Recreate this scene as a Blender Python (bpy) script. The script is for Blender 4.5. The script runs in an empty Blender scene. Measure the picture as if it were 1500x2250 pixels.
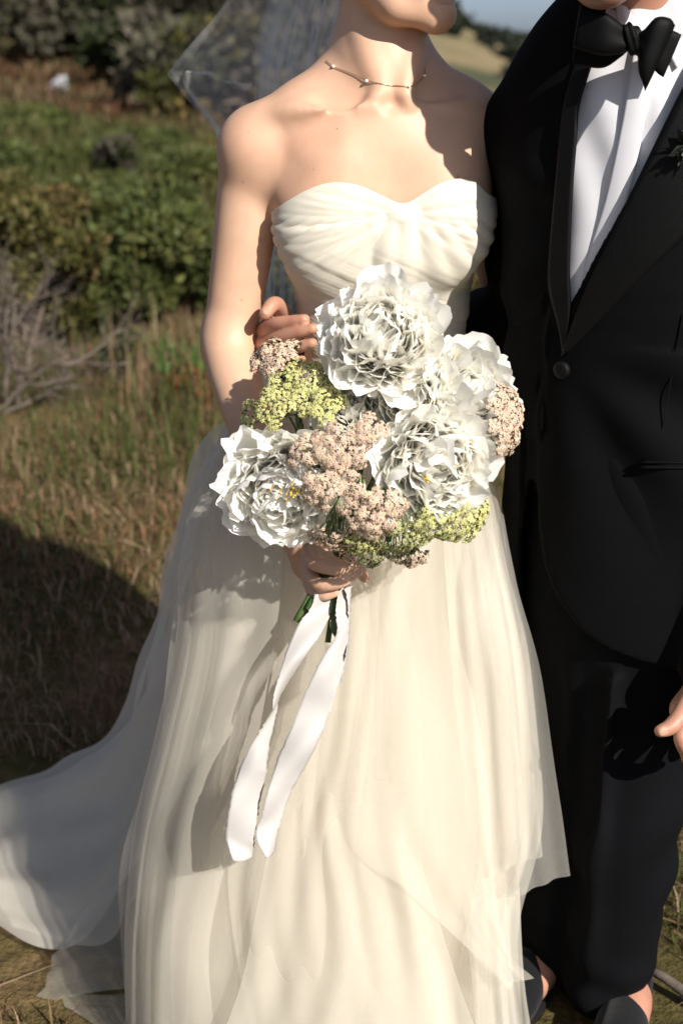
import bpy, math, random
import numpy as np
from mathutils import Vector, Matrix, noise as mnoise

R = math.radians
random.seed(7)
rng = np.random.default_rng(7)
scene = bpy.context.scene
col = scene.collection

# ------------------------------------------------------------------ camera
CAM_H, PITCH, LENS = 1.47, R(18.15), 50.0
cam_d = bpy.data.cameras.new('camera')
cam = bpy.data.objects.new('camera', cam_d)
col.objects.link(cam)
cam.location = (0, 0, CAM_H)
cam.rotation_euler = (math.pi / 2 - PITCH, 0, 0)
cam_d.sensor_fit = 'VERTICAL'
cam_d.sensor_height = 36.0
cam_d.lens = LENS
cam_d.clip_start = 0.05
cam_d.clip_end = 6000
cam_d.dof.use_dof = True
cam_d.dof.focus_distance = 1.88
cam_d.dof.aperture_fstop = 4.0
scene.camera = cam

# ------------------------------------------------------------------ sky and sun
SUN_AZ, SUN_EL = R(36), R(33.5)      # azimuth: degrees to the right of straight-behind-the-camera
SUN_DIR = Vector((math.sin(SUN_AZ) * math.cos(SUN_EL), -math.cos(SUN_AZ) * math.cos(SUN_EL), math.sin(SUN_EL)))
world = bpy.data.worlds.new('World')
scene.world = world
world.use_nodes = True
wn = world.node_tree.nodes
wl = world.node_tree.links
sky = wn.new('ShaderNodeTexSky')
sky.sky_type = 'NISHITA'
sky.sun_disc = False
sky.sun_elevation = SUN_EL
sky.sun_rotation = math.atan2(SUN_DIR.x, SUN_DIR.y)
sky.air_density = 0.6
sky.dust_density = 1.2
sky.ozone_density = 6.5
hs = wn.new('ShaderNodeHueSaturation')
hs.inputs['Saturation'].default_value = 0.60
wl.new(sky.outputs[0], hs.inputs['Color'])
wl.new(hs.outputs[0], wn['Background'].inputs[0])
wn['Background'].inputs[1].default_value = 0.078
sun_d = bpy.data.lights.new('sun', 'SUN')
sun_d.energy = 5.0
sun_d.angle = R(0.53)
sun_d.color = (1.0, 0.95, 0.88)
sun = bpy.data.objects.new('sun', sun_d)
col.objects.link(sun)
sun.rotation_euler = SUN_DIR.to_track_quat('Z', 'Y').to_euler()
sun.location = SUN_DIR * 20

scene.view_settings.view_transform = 'Standard'
scene.view_settings.look = 'None'
scene.view_settings.exposure = 0.57
scene.view_settings.gamma = 1.0
scene.render.engine = 'CYCLES'
cy = scene.cycles
cy.use_denoising = True
cy.max_bounces = 11
cy.diffuse_bounces = 7
cy.glossy_bounces = 2
cy.transmission_bounces = 4
cy.transparent_max_bounces = 24
cy.caustics_reflective = False
cy.caustics_refractive = False

# ------------------------------------------------------------------ helpers
CP, SP = math.cos(PITCH), math.sin(PITCH)
T = 18.0 / LENS


def W(px, py, Y):
    """photo position (1500 x 2250) at depth Y -> a point of the place"""
    a = (px - 750) / 1125 * T
    b = (1125 - py) / 1125 * T
    dy = CP + b * SP
    s = Y / dy
    return np.array((a * s, Y, CAM_H + s * (-SP + b * CP)))


def G(px, py, z=0.0):
    """photo position on the level z -> point"""
    a = (px - 750) / 1125 * T
    b = (1125 - py) / 1125 * T
    dz = -SP + b * CP
    s = (z - CAM_H) / dz
    return np.array((a * s, s * (CP + b * SP), z))


def link(o, parent=None):
    col.objects.link(o)
    if parent is not None:
        o.parent = parent
    return o


def tag(o, label=None, cat=None, group=None, kind=None):
    if label: o['label'] = label
    if cat: o['category'] = cat
    if group: o['group'] = group
    if kind: o['kind'] = kind
    return o


def empty(name, loc=(0, 0, 0), parent=None):
    o = bpy.data.objects.new(name, None)
    o.location = loc
    o.empty_display_size = 0.1
    return link(o, parent)


def mesh_from(name, V, F, mat=None, smooth=True, colors=None, uv=None):
    """V (n,3) array, F (m,3|4) int array or list of such arrays"""
    me = bpy.data.meshes.new(name)
    V = np.asarray(V, np.float32)
    Fs = F if isinstance(F, list) else [F]
    Fs = [np.asarray(f, np.int32) for f in Fs if len(f)]
    me.vertices.add(len(V))
    me.vertices.foreach_set('co', V.ravel())
    nl = sum(f.size for f in Fs)
    nf = sum(len(f) for f in Fs)
    me.loops.add(nl)
    me.polygons.add(nf)
    me.loops.foreach_set('vertex_index', np.concatenate([f.ravel() for f in Fs]))
    tot = np.concatenate([np.full(len(f), f.shape[1], np.int32) for f in Fs])
    st = np.concatenate([[0], np.cumsum(tot)[:-1]]).astype(np.int32)
    me.polygons.foreach_set('loop_start', st)
    me.polygons.foreach_set('use_smooth', np.full(nf, smooth))
    me.update(calc_edges=True)
    me.validate()
    if colors is not None:
        c = np.ones((len(V), 4), np.float32)
        c[:, :colors.shape[1]] = colors
        at = me.color_attributes.new('tint', 'FLOAT_COLOR', 'POINT')
        at.data.foreach_set('color', c.ravel())
    if uv is not None:
        lay = me.uv_layers.new(name='UVMap')
        lay.data.foreach_set('uv', np.asarray(uv, np.float32)[np.concatenate([f.ravel() for f in Fs])].ravel())
    if mat is not None:
        me.materials.append(mat)
    return me


def obj(name, me, parent=None, loc=None):
    o = bpy.data.objects.new(name, me)
    if loc is not None: o.location = loc
    return link(o, parent)


def grid_faces(nu, nv, wrap=False):
    i = np.arange(nu if wrap else nu - 1)
    j = np.arange(nv - 1)
    I, J = np.meshgrid(i, j, indexing='ij')
    I2 = (I + 1) % nu
    return np.stack([I * nv + J, I2 * nv + J, I2 * nv + J + 1, I * nv + J + 1], -1).reshape(-1, 4)


def tube(pts, rad, ns=8, cap=True):
    """tube along pts (n,3) with radii -> V,F"""
    P = np.asarray(pts, float)
    n = len(P)
    rad = np.broadcast_to(np.asarray(rad, float), (n,))
    Tn = np.gradient(P, axis=0)
    Tn /= np.linalg.norm(Tn, axis=1)[:, None] + 1e-12
    up = np.array((0.13, 0.31, 0.94)) if abs(Tn[0][2]) < .9 else np.array((0.95, .3, .05))
    A = np.zeros_like(P)
    B = np.zeros_like(P)
    for i in range(n):
        a = up - Tn[i] * np.dot(up, Tn[i])
        a /= np.linalg.norm(a) + 1e-12
        A[i] = a
        B[i] = np.cross(Tn[i], a)
        up = a
    th = np.linspace(0, 2 * np.pi, ns, endpoint=False)
    V = P[:, None, :] + rad[:, None, None] * (np.cos(th)[None, :, None] * A[:, None, :] + np.sin(th)[None, :, None] * B[:, None, :])
    V = V.reshape(-1, 3)
    F = []
    for i in range(n - 1):
        for j in range(ns):
            F.append((i * ns + j, i * ns + (j + 1) % ns, (i + 1) * ns + (j + 1) % ns, (i + 1) * ns + j))
    F = np.array(F)
    if cap:
        V = np.vstack([V, P[0], P[-1]])
        T3 = [(n * ns, (j + 1) % ns, j) for j in range(ns)] + [(n * ns + 1, (n - 1) * ns + j, (n - 1) * ns + (j + 1) % ns) for j in range(ns)]
        return V, [F, np.array(T3)]
    return V, [F]


def joinVF(parts):
    Vs, F3, F4, off = [], [], [], 0
    for V, Fs in parts:
        Fs = Fs if isinstance(Fs, list) else [Fs]
        for f in Fs:
            f = np.asarray(f)
            if f.size:
                (F3 if f.shape[1] == 3 else F4).append(f + off)
        Vs.append(V)
        off += len(V)
    out = []
    if F4: out.append(np.vstack(F4))
    if F3: out.append(np.vstack(F3))
    return np.vstack(Vs), out


def smooth_curve(pts, n):
    """Catmull-Rom through pts"""
    P = np.asarray(pts, float)
    P = np.vstack([2 * P[0] - P[1], P, 2 * P[-1] - P[-2]])
    m = len(P) - 3
    ts = np.linspace(0, m - 1e-9, n)
    k = ts.astype(int)
    t = (ts - k)[:, None]
    p0, p1, p2, p3 = P[k], P[k + 1], P[k + 2], P[k + 3]
    return 0.5 * ((2 * p1) + (-p0 + p2) * t + (2 * p0 - 5 * p1 + 4 * p2 - p3) * t * t + (-p0 + 3 * p1 - 3 * p2 + p3) * t ** 3)


def sstep(a, b, x):
    t = np.clip((x - a) / (b - a), 0, 1)
    return t * t * (3 - 2 * t)


# smooth value noise on numpy arrays
_perm = rng.permutation(256)
_val = rng.random(256) * 2 - 1


def vnoise(P, f=1.0):
    P = np.asarray(P, float) * f
    i = np.floor(P).astype(int)
    t = P - i
    t = t * t * (3 - 2 * t)
    out = 0
    for dx in (0, 1):
        for dy in (0, 1):
            for dz in (0, 1):
                h = _val[_perm[(_perm[(_perm[(i[..., 0] + dx) & 255] + i[..., 1] + dy) & 255] + i[..., 2] + dz) & 255]]
                w = (t[..., 0] if dx else 1 - t[..., 0]) * (t[..., 1] if dy else 1 - t[..., 1]) * (t[..., 2] if dz else 1 - t[..., 2])
                out = out + h * w
    return out


class Vol:
    """a distance field on a grid; bodies and tailoring are blended in it and turned into one skin"""
    def __init__(s, lo, hi, h):
        s.o = np.array(lo, np.float32)
        s.h = h
        s.n = np.ceil((np.array(hi) - s.o) / h).astype(int) + 1
        s.D = np.full(s.n, 0.3, np.float32)

    def sl(s, lo, hi):
        a = np.clip(np.floor((np.array(lo) - s.o) / s.h).astype(int), 0, s.n)
        b = np.clip(np.ceil((np.array(hi) - s.o) / s.h).astype(int) + 1, 0, s.n)
        if (b <= a).any(): return None, None
        g = [s.o[i] + s.h * np.arange(a[i], b[i], dtype=np.float32) for i in range(3)]
        return tuple(slice(a[i], b[i]) for i in range(3)), (g[0][:, None, None], g[1][None, :, None], g[2][None, None, :])

    def put(s, sl, d, k, op='u'):
        A = s.D[sl]
        if op == 'u':
            if k > 0:
                hh = np.maximum(k - np.abs(A - d), 0) / k
                s.D[sl] = np.minimum(A, d) - hh * hh * k * .25
            else:
                s.D[sl] = np.minimum(A, d)
        elif op == 's':
            d = -d
            hh = np.maximum(k - np.abs(A - d), 0) / max(k, 1e-9)
            s.D[sl] = np.maximum(A, d) + hh * hh * k * .25

    def cone(s, a, b, ra, rb, k=.01, fl=1.0, yaw=0.0, op='u'):
        a = np.array(a, np.float32)
        b = np.array(b, np.float32)
        m = max(ra, rb) + k + 3 * s.h + .01
        sl, g = s.sl(np.minimum(a, b) - m, np.maximum(a, b) + m)
        if sl is None: return
        c, sn = math.cos(yaw), math.sin(yaw)

        def tf(x, y, z):
            return (x * c + y * sn, (-x * sn + y * c) / fl, z)
        p = tf(g[0] - a[0], g[1] - a[1], g[2] - a[2])
        q = tf(*(b - a))
        L = q[0] ** 2 + q[1] ** 2 + q[2] ** 2 + 1e-12
        t = np.clip((p[0] * q[0] + p[1] * q[1] + p[2] * q[2]) / L, 0, 1)
        d = np.sqrt((p[0] - t * q[0]) ** 2 + (p[1] - t * q[1]) ** 2 + (p[2] - t * q[2]) ** 2) - (ra + (rb - ra) * t)
        if fl != 1: d = d * (0.5 + 0.5 * fl)
        s.put(sl, d.astype(np.float32), k, op)

    def chain(s, pts, rads, k=.01, fl=1.0, yaw=0.0, op='u', sub=5):
        """one smooth limb through pts with changing radius, blended in once"""
        Q = np.hstack([np.array([np.asarray(p, float) for p in pts]), np.array(rads, float)[:, None]])
        if len(Q) > 2: Q = smooth_curve(Q, (len(Q) - 1) * sub + 1)
        Q = Q.astype(np.float32)
        m = Q[:, 3].max() + k + 3 * s.h + .01
        sl, g = s.sl(Q[:, :3].min(0) - m, Q[:, :3].max(0) + m)
        if sl is None: return
        c, sn = math.cos(yaw), math.sin(yaw)
        tf = lambda x, y, z: (x * c + y * sn, (-x * sn + y * c) / fl, z)
        best = np.full(s.D[sl].shape, .3, np.float32)
        X0 = [sl[i].start for i in range(3)]
        for i in range(len(Q) - 1):
            a, b, ra, rb = Q[i, :3], Q[i + 1, :3], Q[i, 3], Q[i + 1, 3]
            mm = max(ra, rb) + k + 3 * s.h + .01
            s2, g2 = s.sl(np.minimum(a, b) - mm, np.maximum(a, b) + mm)
            if s2 is None: continue
            p = tf(g2[0] - a[0], g2[1] - a[1], g2[2] - a[2])
            q = tf(*(b - a))
            L = q[0] ** 2 + q[1] ** 2 + q[2] ** 2 + 1e-12
            t = np.clip((p[0] * q[0] + p[1] * q[1] + p[2] * q[2]) / L, 0, 1)
            d = np.sqrt((p[0] - t * q[0]) ** 2 + (p[1] - t * q[1]) ** 2 + (p[2] - t * q[2]) ** 2) - (ra + (rb - ra) * t)
            if fl != 1: d = d * (0.5 + 0.5 * fl)
            loc = tuple(slice(s2[j].start - X0[j], s2[j].stop - X0[j]) for j in range(3))
            best[loc] = np.minimum(best[loc], d)
        s.put(sl, best, k, op)

    def ell(s, c, r, k=.01, M=None, op='u'):
        """ellipsoid, M: 3x3 rows = local axes"""
        c = np.array(c, np.float32)
        r = np.array(r, np.float32)
        m = r.max() + k + 3 * s.h + .01
        sl, g = s.sl(c - m, c + m)
        if sl is None: return
        x, y, z = g[0] - c[0], g[1] - c[1], g[2] - c[2]
        if M is not None:
            M = np.asarray(M, np.float32)
            x, y, z = (M[i, 0] * x + M[i, 1] * y + M[i, 2] * z for i in range(3))
        k0 = np.sqrt((x / r[0]) ** 2 + (y / r[1]) ** 2 + (z / r[2]) ** 2)
        k1 = np.sqrt((x / r[0] ** 2) ** 2 + (y / r[1] ** 2) ** 2 + (z / r[2] ** 2) ** 2)
        d = k0 * (k0 - 1) / (k1 + 1e-6)
        s.put(sl, d.astype(np.float32), k, op)

    def copy(s):
        v = Vol.__new__(Vol)
        v.o, v.h, v.n, v.D = s.o, s.h, s.n, s.D.copy()
        return v

    def samp(s, P):
        q = (np.asarray(P, float) - s.o) / s.h
        q = np.clip(q, 0, s.n - 1.001)
        i = q.astype(int)
        t = q - i
        D = s.D
        out = 0
        for dx in (0, 1):
            for dy in (0, 1):
                for dz in (0, 1):
                    w = (t[..., 0] if dx else 1 - t[..., 0]) * (t[..., 1] if dy else 1 - t[..., 1]) * (t[..., 2] if dz else 1 - t[..., 2])
                    out = out + w * D[i[..., 0] + dx, i[..., 1] + dy, i[..., 2] + dz]
        return out

    def grad(s, P):
        e = s.h
        g = np.stack([s.samp(P + e * np.eye(3)[i]) - s.samp(P - e * np.eye(3)[i]) for i in range(3)], -1)
        return g / (np.linalg.norm(g, axis=-1, keepdims=True) + 1e-9)

    def cast(s, P, d, maxd=.6, level=0.0):
        """march points P along directions d to the surface"""
        P = np.array(P, float)
        d = np.broadcast_to(np.asarray(d, float), P.shape)
        tt = np.zeros(P.shape[:-1])
        for _ in range(140):
            v = s.samp(P + d * tt[..., None]) - level
            tt = np.where((v > 2e-4) & (tt < maxd), tt + np.clip(v * .6, 2e-4, .02), tt)
        return P + d * tt[..., None]

    def mesh(s, smooth=1):
        D = s.D
        S = D < 0
        c = [(i, j, k) for i in (0, 1) for j in (0, 1) for k in (0, 1)]
        sub = lambda A, o: A[o[0]:A.shape[0] - 1 + o[0], o[1]:A.shape[1] - 1 + o[1], o[2]:A.shape[2] - 1 + o[2]]
        cnt = np.zeros(np.array(D.shape) - 1, np.uint8)
        for o in c: cnt += sub(S, o)
        act = (cnt > 0) & (cnt < 8)
        ids = np.argwhere(act)
        n = len(ids)
        idx = np.full(act.shape, -1, np.int64)
        idx[act] = np.arange(n)
        acc = np.zeros((n, 3))
        num = np.zeros(n)
        vals = {o: D[ids[:, 0] + o[0], ids[:, 1] + o[1], ids[:, 2] + o[2]] for o in c}
        for a in c:
            for ax in range(3):
                if a[ax]: continue
                b = list(a); b[ax] = 1; b = tuple(b)
                va, vb = vals[a], vals[b]
                m = (va < 0) != (vb < 0)
                t = va[m] / (va[m] - vb[m])
                p = np.tile(np.array(a, float), (m.sum(), 1))
                p[:, ax] = t
                acc[m] += p
                num[m] += 1
        V = s.o + s.h * (ids + acc / num[:, None])
        Fs = []
        for ax in range(3):
            o1, o2 = [(1, 2), (2, 0), (0, 1)][ax]
            lo = [slice(None)] * 3; hi = [slice(None)] * 3
            lo[ax] = slice(0, -1); hi[ax] = slice(1, None)
            a, b = S[tuple(lo)], S[tuple(hi)]
            e = np.argwhere(a != b)
            e = e[(e[:, o1] > 0) & (e[:, o2] > 0) & (e[:, o1] < D.shape[o1] - 1) & (e[:, o2] < D.shape[o2] - 1)]
            fl = a[e[:, 0], e[:, 1], e[:, 2]]
            q = []
            for (u, v) in ((-1, -1), (0, -1), (0, 0), (-1, 0)):
                f = e.copy(); f[:, o1] += u; f[:, o2] += v
                q.append(idx[f[:, 0], f[:, 1], f[:, 2]])
            q = np.stack(q, 1)
            q[~fl] = q[~fl][:, ::-1]
            Fs.append(q)
        F = np.vstack(Fs)
        for _ in range(smooth):
            A = np.zeros_like(V); k = np.zeros(len(V))
            for i in range(4):
                x, y = F[:, i], F[:, (i + 1) % 4]
                np.add.at(A, x, V[y]); np.add.at(k, x, 1)
                np.add.at(A, y, V[x]); np.add.at(k, y, 1)
            V = V * .5 + .5 * A / np.maximum(k, 1)[:, None]
        return V, F


def vnormals(V, F):
    N = np.zeros_like(V)
    a = np.cross(V[F[:, 2]] - V[F[:, 0]], V[F[:, 3]] - V[F[:, 1]])
    for i in range(4): np.add.at(N, F[:, i], a)
    return N / (np.linalg.norm(N, axis=1)[:, None] + 1e-12)


def poly_sdf(x, z, poly):
    """signed distance to a 2-D polygon, negative inside"""
    P = np.asarray(poly, np.float32)
    d = np.full(np.broadcast(x, z).shape, 1e9, np.float32)
    sg = np.ones_like(d)
    j = len(P) - 1
    for i in range(len(P)):
        ex, ez = P[j] - P[i]
        wx, wz = x - P[i][0], z - P[i][1]
        t = np.clip((wx * ex + wz * ez) / (ex * ex + ez * ez + 1e-12), 0, 1)
        d = np.minimum(d, (wx - ex * t) ** 2 + (wz - ez * t) ** 2)
        c1, c2, c3 = z >= P[i][1], z < P[j][1], ex * wz > ez * wx
        fl = (c1 & c2 & c3) | (~c1 & ~c2 & ~c3)
        sg = np.where(fl, -sg, sg)
        j = i
    return sg * np.sqrt(d)


# ------------------------------------------------------------------ materials
def mat(name):
    m = bpy.data.materials.new(name)
    m.use_nodes = True
    nt = m.node_tree
    return m, nt, nt.nodes, nt.links, nt.nodes['Principled BSDF']


def noise_node(N, L, scale, detail=4, rough=.6, coord='Object', sx=(1, 1, 1)):
    tc = N.new('ShaderNodeTexCoord')
    mp = N.new('ShaderNodeMapping')
    mp.inputs['Scale'].default_value = sx
    n = N.new('ShaderNodeTexNoise')
    n.inputs['Scale'].default_value = scale
    n.inputs['Detail'].default_value = detail
    n.inputs['Roughness'].default_value = rough
    L.new(tc.outputs[coord], mp.inputs[0])
    L.new(mp.outputs[0], n.inputs['Vector'])
    return n


def ramp(N, L, src, stops):
    r = N.new('ShaderNodeValToRGB')
    el = r.color_ramp.elements
    while len(el) < len(stops): el.new(.5)
    for e, (p, c) in zip(el, stops):
        e.position = p
        e.color = (*c, 1)
    L.new(src, r.inputs[0])
    return r


def bump(N, L, src, bs, strength=.2, dist=.002):
    b = N.new('ShaderNodeBump')
    b.inputs['Strength'].default_value = strength
    b.inputs['Distance'].default_value = dist
    L.new(src, b.inputs['Height'])
    L.new(b.outputs[0], bs.inputs['Normal'])
    return b


def m_skin(name, base, rough=.42, sss=.025):
    m, nt, N, L, B = mat(name)
    at = N.new('ShaderNodeAttribute'); at.attribute_name = 'tint'
    n = noise_node(N, L, 26, 5, .6)
    r = ramp(N, L, n.outputs['Fac'], [(.3, tuple(c * .93 for c in base)), (.7, tuple(min(1, c * 1.05) for c in base))])
    mx = N.new('ShaderNodeMix'); mx.data_type = 'RGBA'; mx.blend_type = 'MULTIPLY'
    mx.inputs[0].default_value = 1
    nb = noise_node(N, L, 7, 3, .55)
    rb = ramp(N, L, nb.outputs['Fac'], [(.35, (1.03, 1.02, 1.0)), (.68, (.97, .88, .85))])
    fr = noise_node(N, L, 230, 2, .5)
    rf = ramp(N, L, fr.outputs['Fac'], [(.69, (1, 1, 1)), (.78, (.88, .78, .72))])
    m1 = N.new('ShaderNodeMix'); m1.data_type = 'RGBA'; m1.blend_type = 'MULTIPLY'; m1.inputs[0].default_value = 1
    m2 = N.new('ShaderNodeMix'); m2.data_type = 'RGBA'; m2.blend_type = 'MULTIPLY'; m2.inputs[0].default_value = 1
    L.new(r.outputs[0], m1.inputs[6]); L.new(rb.outputs[0], m1.inputs[7])
    L.new(m1.outputs[2], m2.inputs[6]); L.new(rf.outputs[0], m2.inputs[7])
    L.new(m2.outputs[2], mx.inputs[6]); L.new(at.outputs['Color'], mx.inputs[7])
    L.new(mx.outputs[2], B.inputs['Base Color'])
    B.inputs['Roughness'].default_value = rough
    B.inputs['Subsurface Weight'].default_value = sss
    B.inputs['Subsurface Radius'].default_value = (.012, .005, .003)
    B.inputs['Subsurface Scale'].default_value = 1.0
    B.inputs['Specular IOR Level'].default_value = .42
    n2 = noise_node(N, L, 900, 2, .5)
    bump(N, L, n2.outputs['Fac'], B, .22, .0008)
    return m


def m_simple(name, base, rough=.6, spec=.4, nscale=None, nstr=.15, var=.12, ndist=.002, sx=(1, 1, 1), sheen=0):
    m, nt, N, L, B = mat(name)
    if nscale:
        n = noise_node(N, L, nscale, 4, .6, sx=sx)
        r = ramp(N, L, n.outputs['Fac'], [(.3, tuple(c * (1 - var) for c in base)), (.7, tuple(min(1, c * (1 + var)) for c in base))])
        L.new(r.outputs[0], B.inputs['Base Color'])
        bump(N, L, n.outputs['Fac'], B, nstr, ndist)
    else:
        B.inputs['Base Color'].default_value = (*base, 1)
    B.inputs['Roughness'].default_value = rough
    B.inputs['Specular IOR Level'].default_value = spec
    if sheen:
        B.inputs['Sheen Weight'].default_value = sheen
        B.inputs['Sheen Roughness'].default_value = .4
    return m


def m_thin(name, base, alpha=1.0, transl=.45, rough=.7, weave=None, var=0.06, nscale=40, attr=False, through=(1, 1, 1)):
    """thin sheet: reflects, lets light through and, below alpha 1, is an open net"""
    m, nt, N, L, B = mat(name)
    N.remove(B)
    out = N['Material Output']
    n = noise_node(N, L, nscale, 3, .5)
    r = ramp(N, L, n.outputs['Fac'], [(.3, tuple(c * (1 - var) for c in base)), (.7, tuple(min(1, c * (1 + var)) for c in base))])
    csrc = r.outputs[0]
    if attr:
        at = N.new('ShaderNodeAttribute'); at.attribute_name = 'tint'
        mx = N.new('ShaderNodeMix'); mx.data_type = 'RGBA'; mx.blend_type = 'MULTIPLY'; mx.inputs[0].default_value = 1
        L.new(csrc, mx.inputs[6]); L.new(at.outputs['Color'], mx.inputs[7]); csrc = mx.outputs[2]
    d = N.new('ShaderNodeBsdfDiffuse'); t = N.new('ShaderNodeBsdfTranslucent')
    L.new(csrc, d.inputs[0])
    mt = N.new('ShaderNodeMix'); mt.data_type = 'RGBA'; mt.blend_type = 'MULTIPLY'; mt.inputs[0].default_value = 1
    mt.inputs[7].default_value = (*through, 1)          # light that passes through takes the cloth's or petal's own tint
    L.new(csrc, mt.inputs[6]); L.new(mt.outputs[2], t.inputs[0])
    mix = N.new('ShaderNodeMixShader'); mix.inputs[0].default_value = transl
    L.new(d.outputs[0], mix.inputs[1]); L.new(t.outputs[0], mix.inputs[2])
    last = mix
    if rough < .6:
        gl = N.new('ShaderNodeBsdfGlossy'); gl.inputs['Roughness'].default_value = rough
        m2 = N.new('ShaderNodeMixShader'); m2.inputs[0].default_value = .05
        L.new(last.outputs[0], m2.inputs[1]); L.new(gl.outputs[0], m2.inputs[2]); last = m2
    if alpha < 1:
        tr = N.new('ShaderNodeBsdfTransparent')
        m3 = N.new('ShaderNodeMixShader'); m3.inputs[0].default_value = alpha
        L.new(tr.outputs[0], m3.inputs[1]); L.new(last.outputs[0], m3.inputs[2]); last = m3
    L.new(last.outputs[0], out.inputs[0])
    return m


def m_tint(name, rough=.7, transl=0.0, spec=.25):
    """colour per piece from the mesh (leaf and blade variety)"""
    m, nt, N, L, B = mat(name)
    at = N.new('ShaderNodeAttribute'); at.attribute_name = 'tint'
    L.new(at.outputs['Color'], B.inputs['Base Color'])
    B.inputs['Roughness'].default_value = rough
    B.inputs['Specular IOR Level'].default_value = spec
    if transl:
        t = N.new('ShaderNodeBsdfTranslucent')
        L.new(at.outputs['Color'], t.inputs[0])
        mix = N.new('ShaderNodeMixShader'); mix.inputs[0].default_value = transl
        L.new(B.outputs[0], mix.inputs[1]); L.new(t.outputs[0], mix.inputs[2])
        L.new(mix.outputs[0], N['Material Output'].inputs[0])
    return m


M_skin_b = m_skin('fair skin', (.58, .368, .250), .50)
M_skin_g = m_skin('ruddy skin', (.42, .22, .15), .48)
M_hair_b = m_simple('dark hair', (.02, .013, .009), .45, .5, 60, .6, .3, .004, (1, 1, .08))
M_hair_g = m_simple('brown hair', (.05, .028, .015), .5, .5, 90, .6, .3, .004, (1, 1, .2))
M_wool = m_simple('black wool', (.0034, .0034, .0037), .85, .07, 700, .25, .25, .001)
M_trouser = m_simple('black wool trousers', (.0036, .0039, .0047), .85, .07, 700, .25, .25, .001)
M_satin_blk = m_simple('black satin', (.0015, .0015, .0015), .60, .11, 900, .15, .2, .0006)
M_grosgrain = m_simple('black grosgrain', (.0026, .0026, .0026), .55, .14, 500, .5, .3, .001, (1, 1, 2.5))
M_shirt = m_simple('white cotton', (.64, .63, .65), .7, .3, 900, .12, .02, .0005)
M_leather = m_simple('black leather', (.012, .011, .011), .3, .5, 200, .1, .2, .001)
M_velvet = m_simple('black velvet', (.008, .008, .009), .9, .1, 300, .1, .2, .001, sheen=.2)
M_gold = m_simple('gold', (.75, .48, .20), .3, .6)
M_gold.node_tree.nodes['Principled BSDF'].inputs['Metallic'].default_value = 1
M_crystal = m_simple('crystal', (.85, .83, .80), .12, .9)
M_ribbon = m_thin('ivory silk ribbon', (.54, .51, .48), 1, .22, .45, var=.02)
M_petal = m_thin('white petal', (.99, .98, .955), 1, .42, .8, var=.02, attr=True, through=(1, .97, .89))
IV = (.78, .735, .635)
M_lining = m_thin('ivory lining', (.73, .665, .555), 1, .15, .8, var=.02)
M_tulle = m_thin('ivory tulle', IV, .28, .40, .8, var=.02)
M_tulle2 = m_thin('dense ivory tulle', IV, .42, .40, .8, var=.02)
M_tulle3 = m_thin('sheer ivory tulle', (.78, .745, .67), .24, .40, .8, var=.02)
M_bodice = m_thin('ivory bodice tulle', (.68, .63, .52), 1, .10, .5, var=.02)
M_veil = m_thin('white veil tulle', (.88, .89, .89), .20, .45, .8, var=.02)

# ------------------------------------------------------------------ land, water, far shore
def hgt(x, y):
    x = np.asarray(x, float); y = np.asarray(y, float)
    left = sstep(.35, -.55, x + .02 * y)
    rise = .26 * sstep(2.5, 4.3, y) + .10 * sstep(4.3, 9, y) + .05 * np.maximum(y - 16, 0) + .006 * np.maximum(y - 27, 0) ** 1.6
    right = -.22 * np.maximum(y - 9, 0) * sstep(9, 14, y)
    right = np.maximum(right, -11.0)
    rise = rise + .12 * np.clip(-(x + 1.2), 0, 12) * sstep(8, 13, y)
    h = left * rise + (1 - left) * (right + .10 * sstep(3.5, 7, y))
    P = np.stack([x, y, 0 * x], -1)
    n = .05 * vnoise(P, .5) + .03 * vnoise(P, 1.7)
    return h + n * sstep(2.3, 4.0, np.hypot(x, y - .2)) * np.clip(y / 7, .4, 2)


def m_ground():
    m, nt, N, L, B = mat('dry turf and soil')
    n1 = noise_node(N, L, 1.3, 6, .65)
    r1 = ramp(N, L, n1.outputs['Fac'], [(.32, (.060, .055, .020)), (.48, (.105, .085, .032)), (.58, (.19, .13, .065)), (.72, (.065, .075, .022))])
    n2 = noise_node(N, L, 26, 5, .7)
    mx = N.new('ShaderNodeMix'); mx.data_type = 'RGBA'; mx.blend_type = 'MULTIPLY'; mx.inputs[0].default_value = .8
    r2 = ramp(N, L, n2.outputs['Fac'], [(.3, (.45, .45, .45)), (.7, (1.3, 1.25, 1.15))])
    L.new(r1.outputs[0], mx.inputs[6]); L.new(r2.outputs[0], mx.inputs[7])
    L.new(mx.outputs[2], B.inputs['Base Color'])
    B.inputs['Roughness'].default_value = .95
    B.inputs['Specular IOR Level'].default_value = .1
    bump(N, L, n2.outputs['Fac'], B, .9, .03)
    return m


xs = np.concatenate([np.linspace(-60, -9, 34, endpoint=False), np.linspace(-9, 6, 130, endpoint=False), np.linspace(6, 70, 40)])
ys = np.concatenate([np.linspace(-8, 1, 20, endpoint=False), np.linspace(1, 10, 80, endpoint=False), np.linspace(10, 75, 80)])
XX, YY = np.meshgrid(xs, ys, indexing='ij')
V = np.stack([XX, YY, hgt(XX, YY)], -1).reshape(-1, 3)
ground = tag(obj('ground', mesh_from('ground', V, grid_faces(len(xs), len(ys)), m_ground())), kind='structure')

m, nt, N, L, B = mat('sea water')
B.inputs['Base Color'].default_value = (.02, .06, .09, 1); B.inputs['Roughness'].default_value = .25
n_ = noise_node(N, L, .6, 4, .6); bump(N, L, n_.outputs['Fac'], B, .6, .3)
V = [(-900, 22, -9.5), (2500, 22, -9.5), (2500, 5000, -9.5), (-900, 5000, -9.5)]
tag(obj('sea', mesh_from('sea', V, np.array([(0, 1, 2, 3)]), m)), kind='structure')


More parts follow.
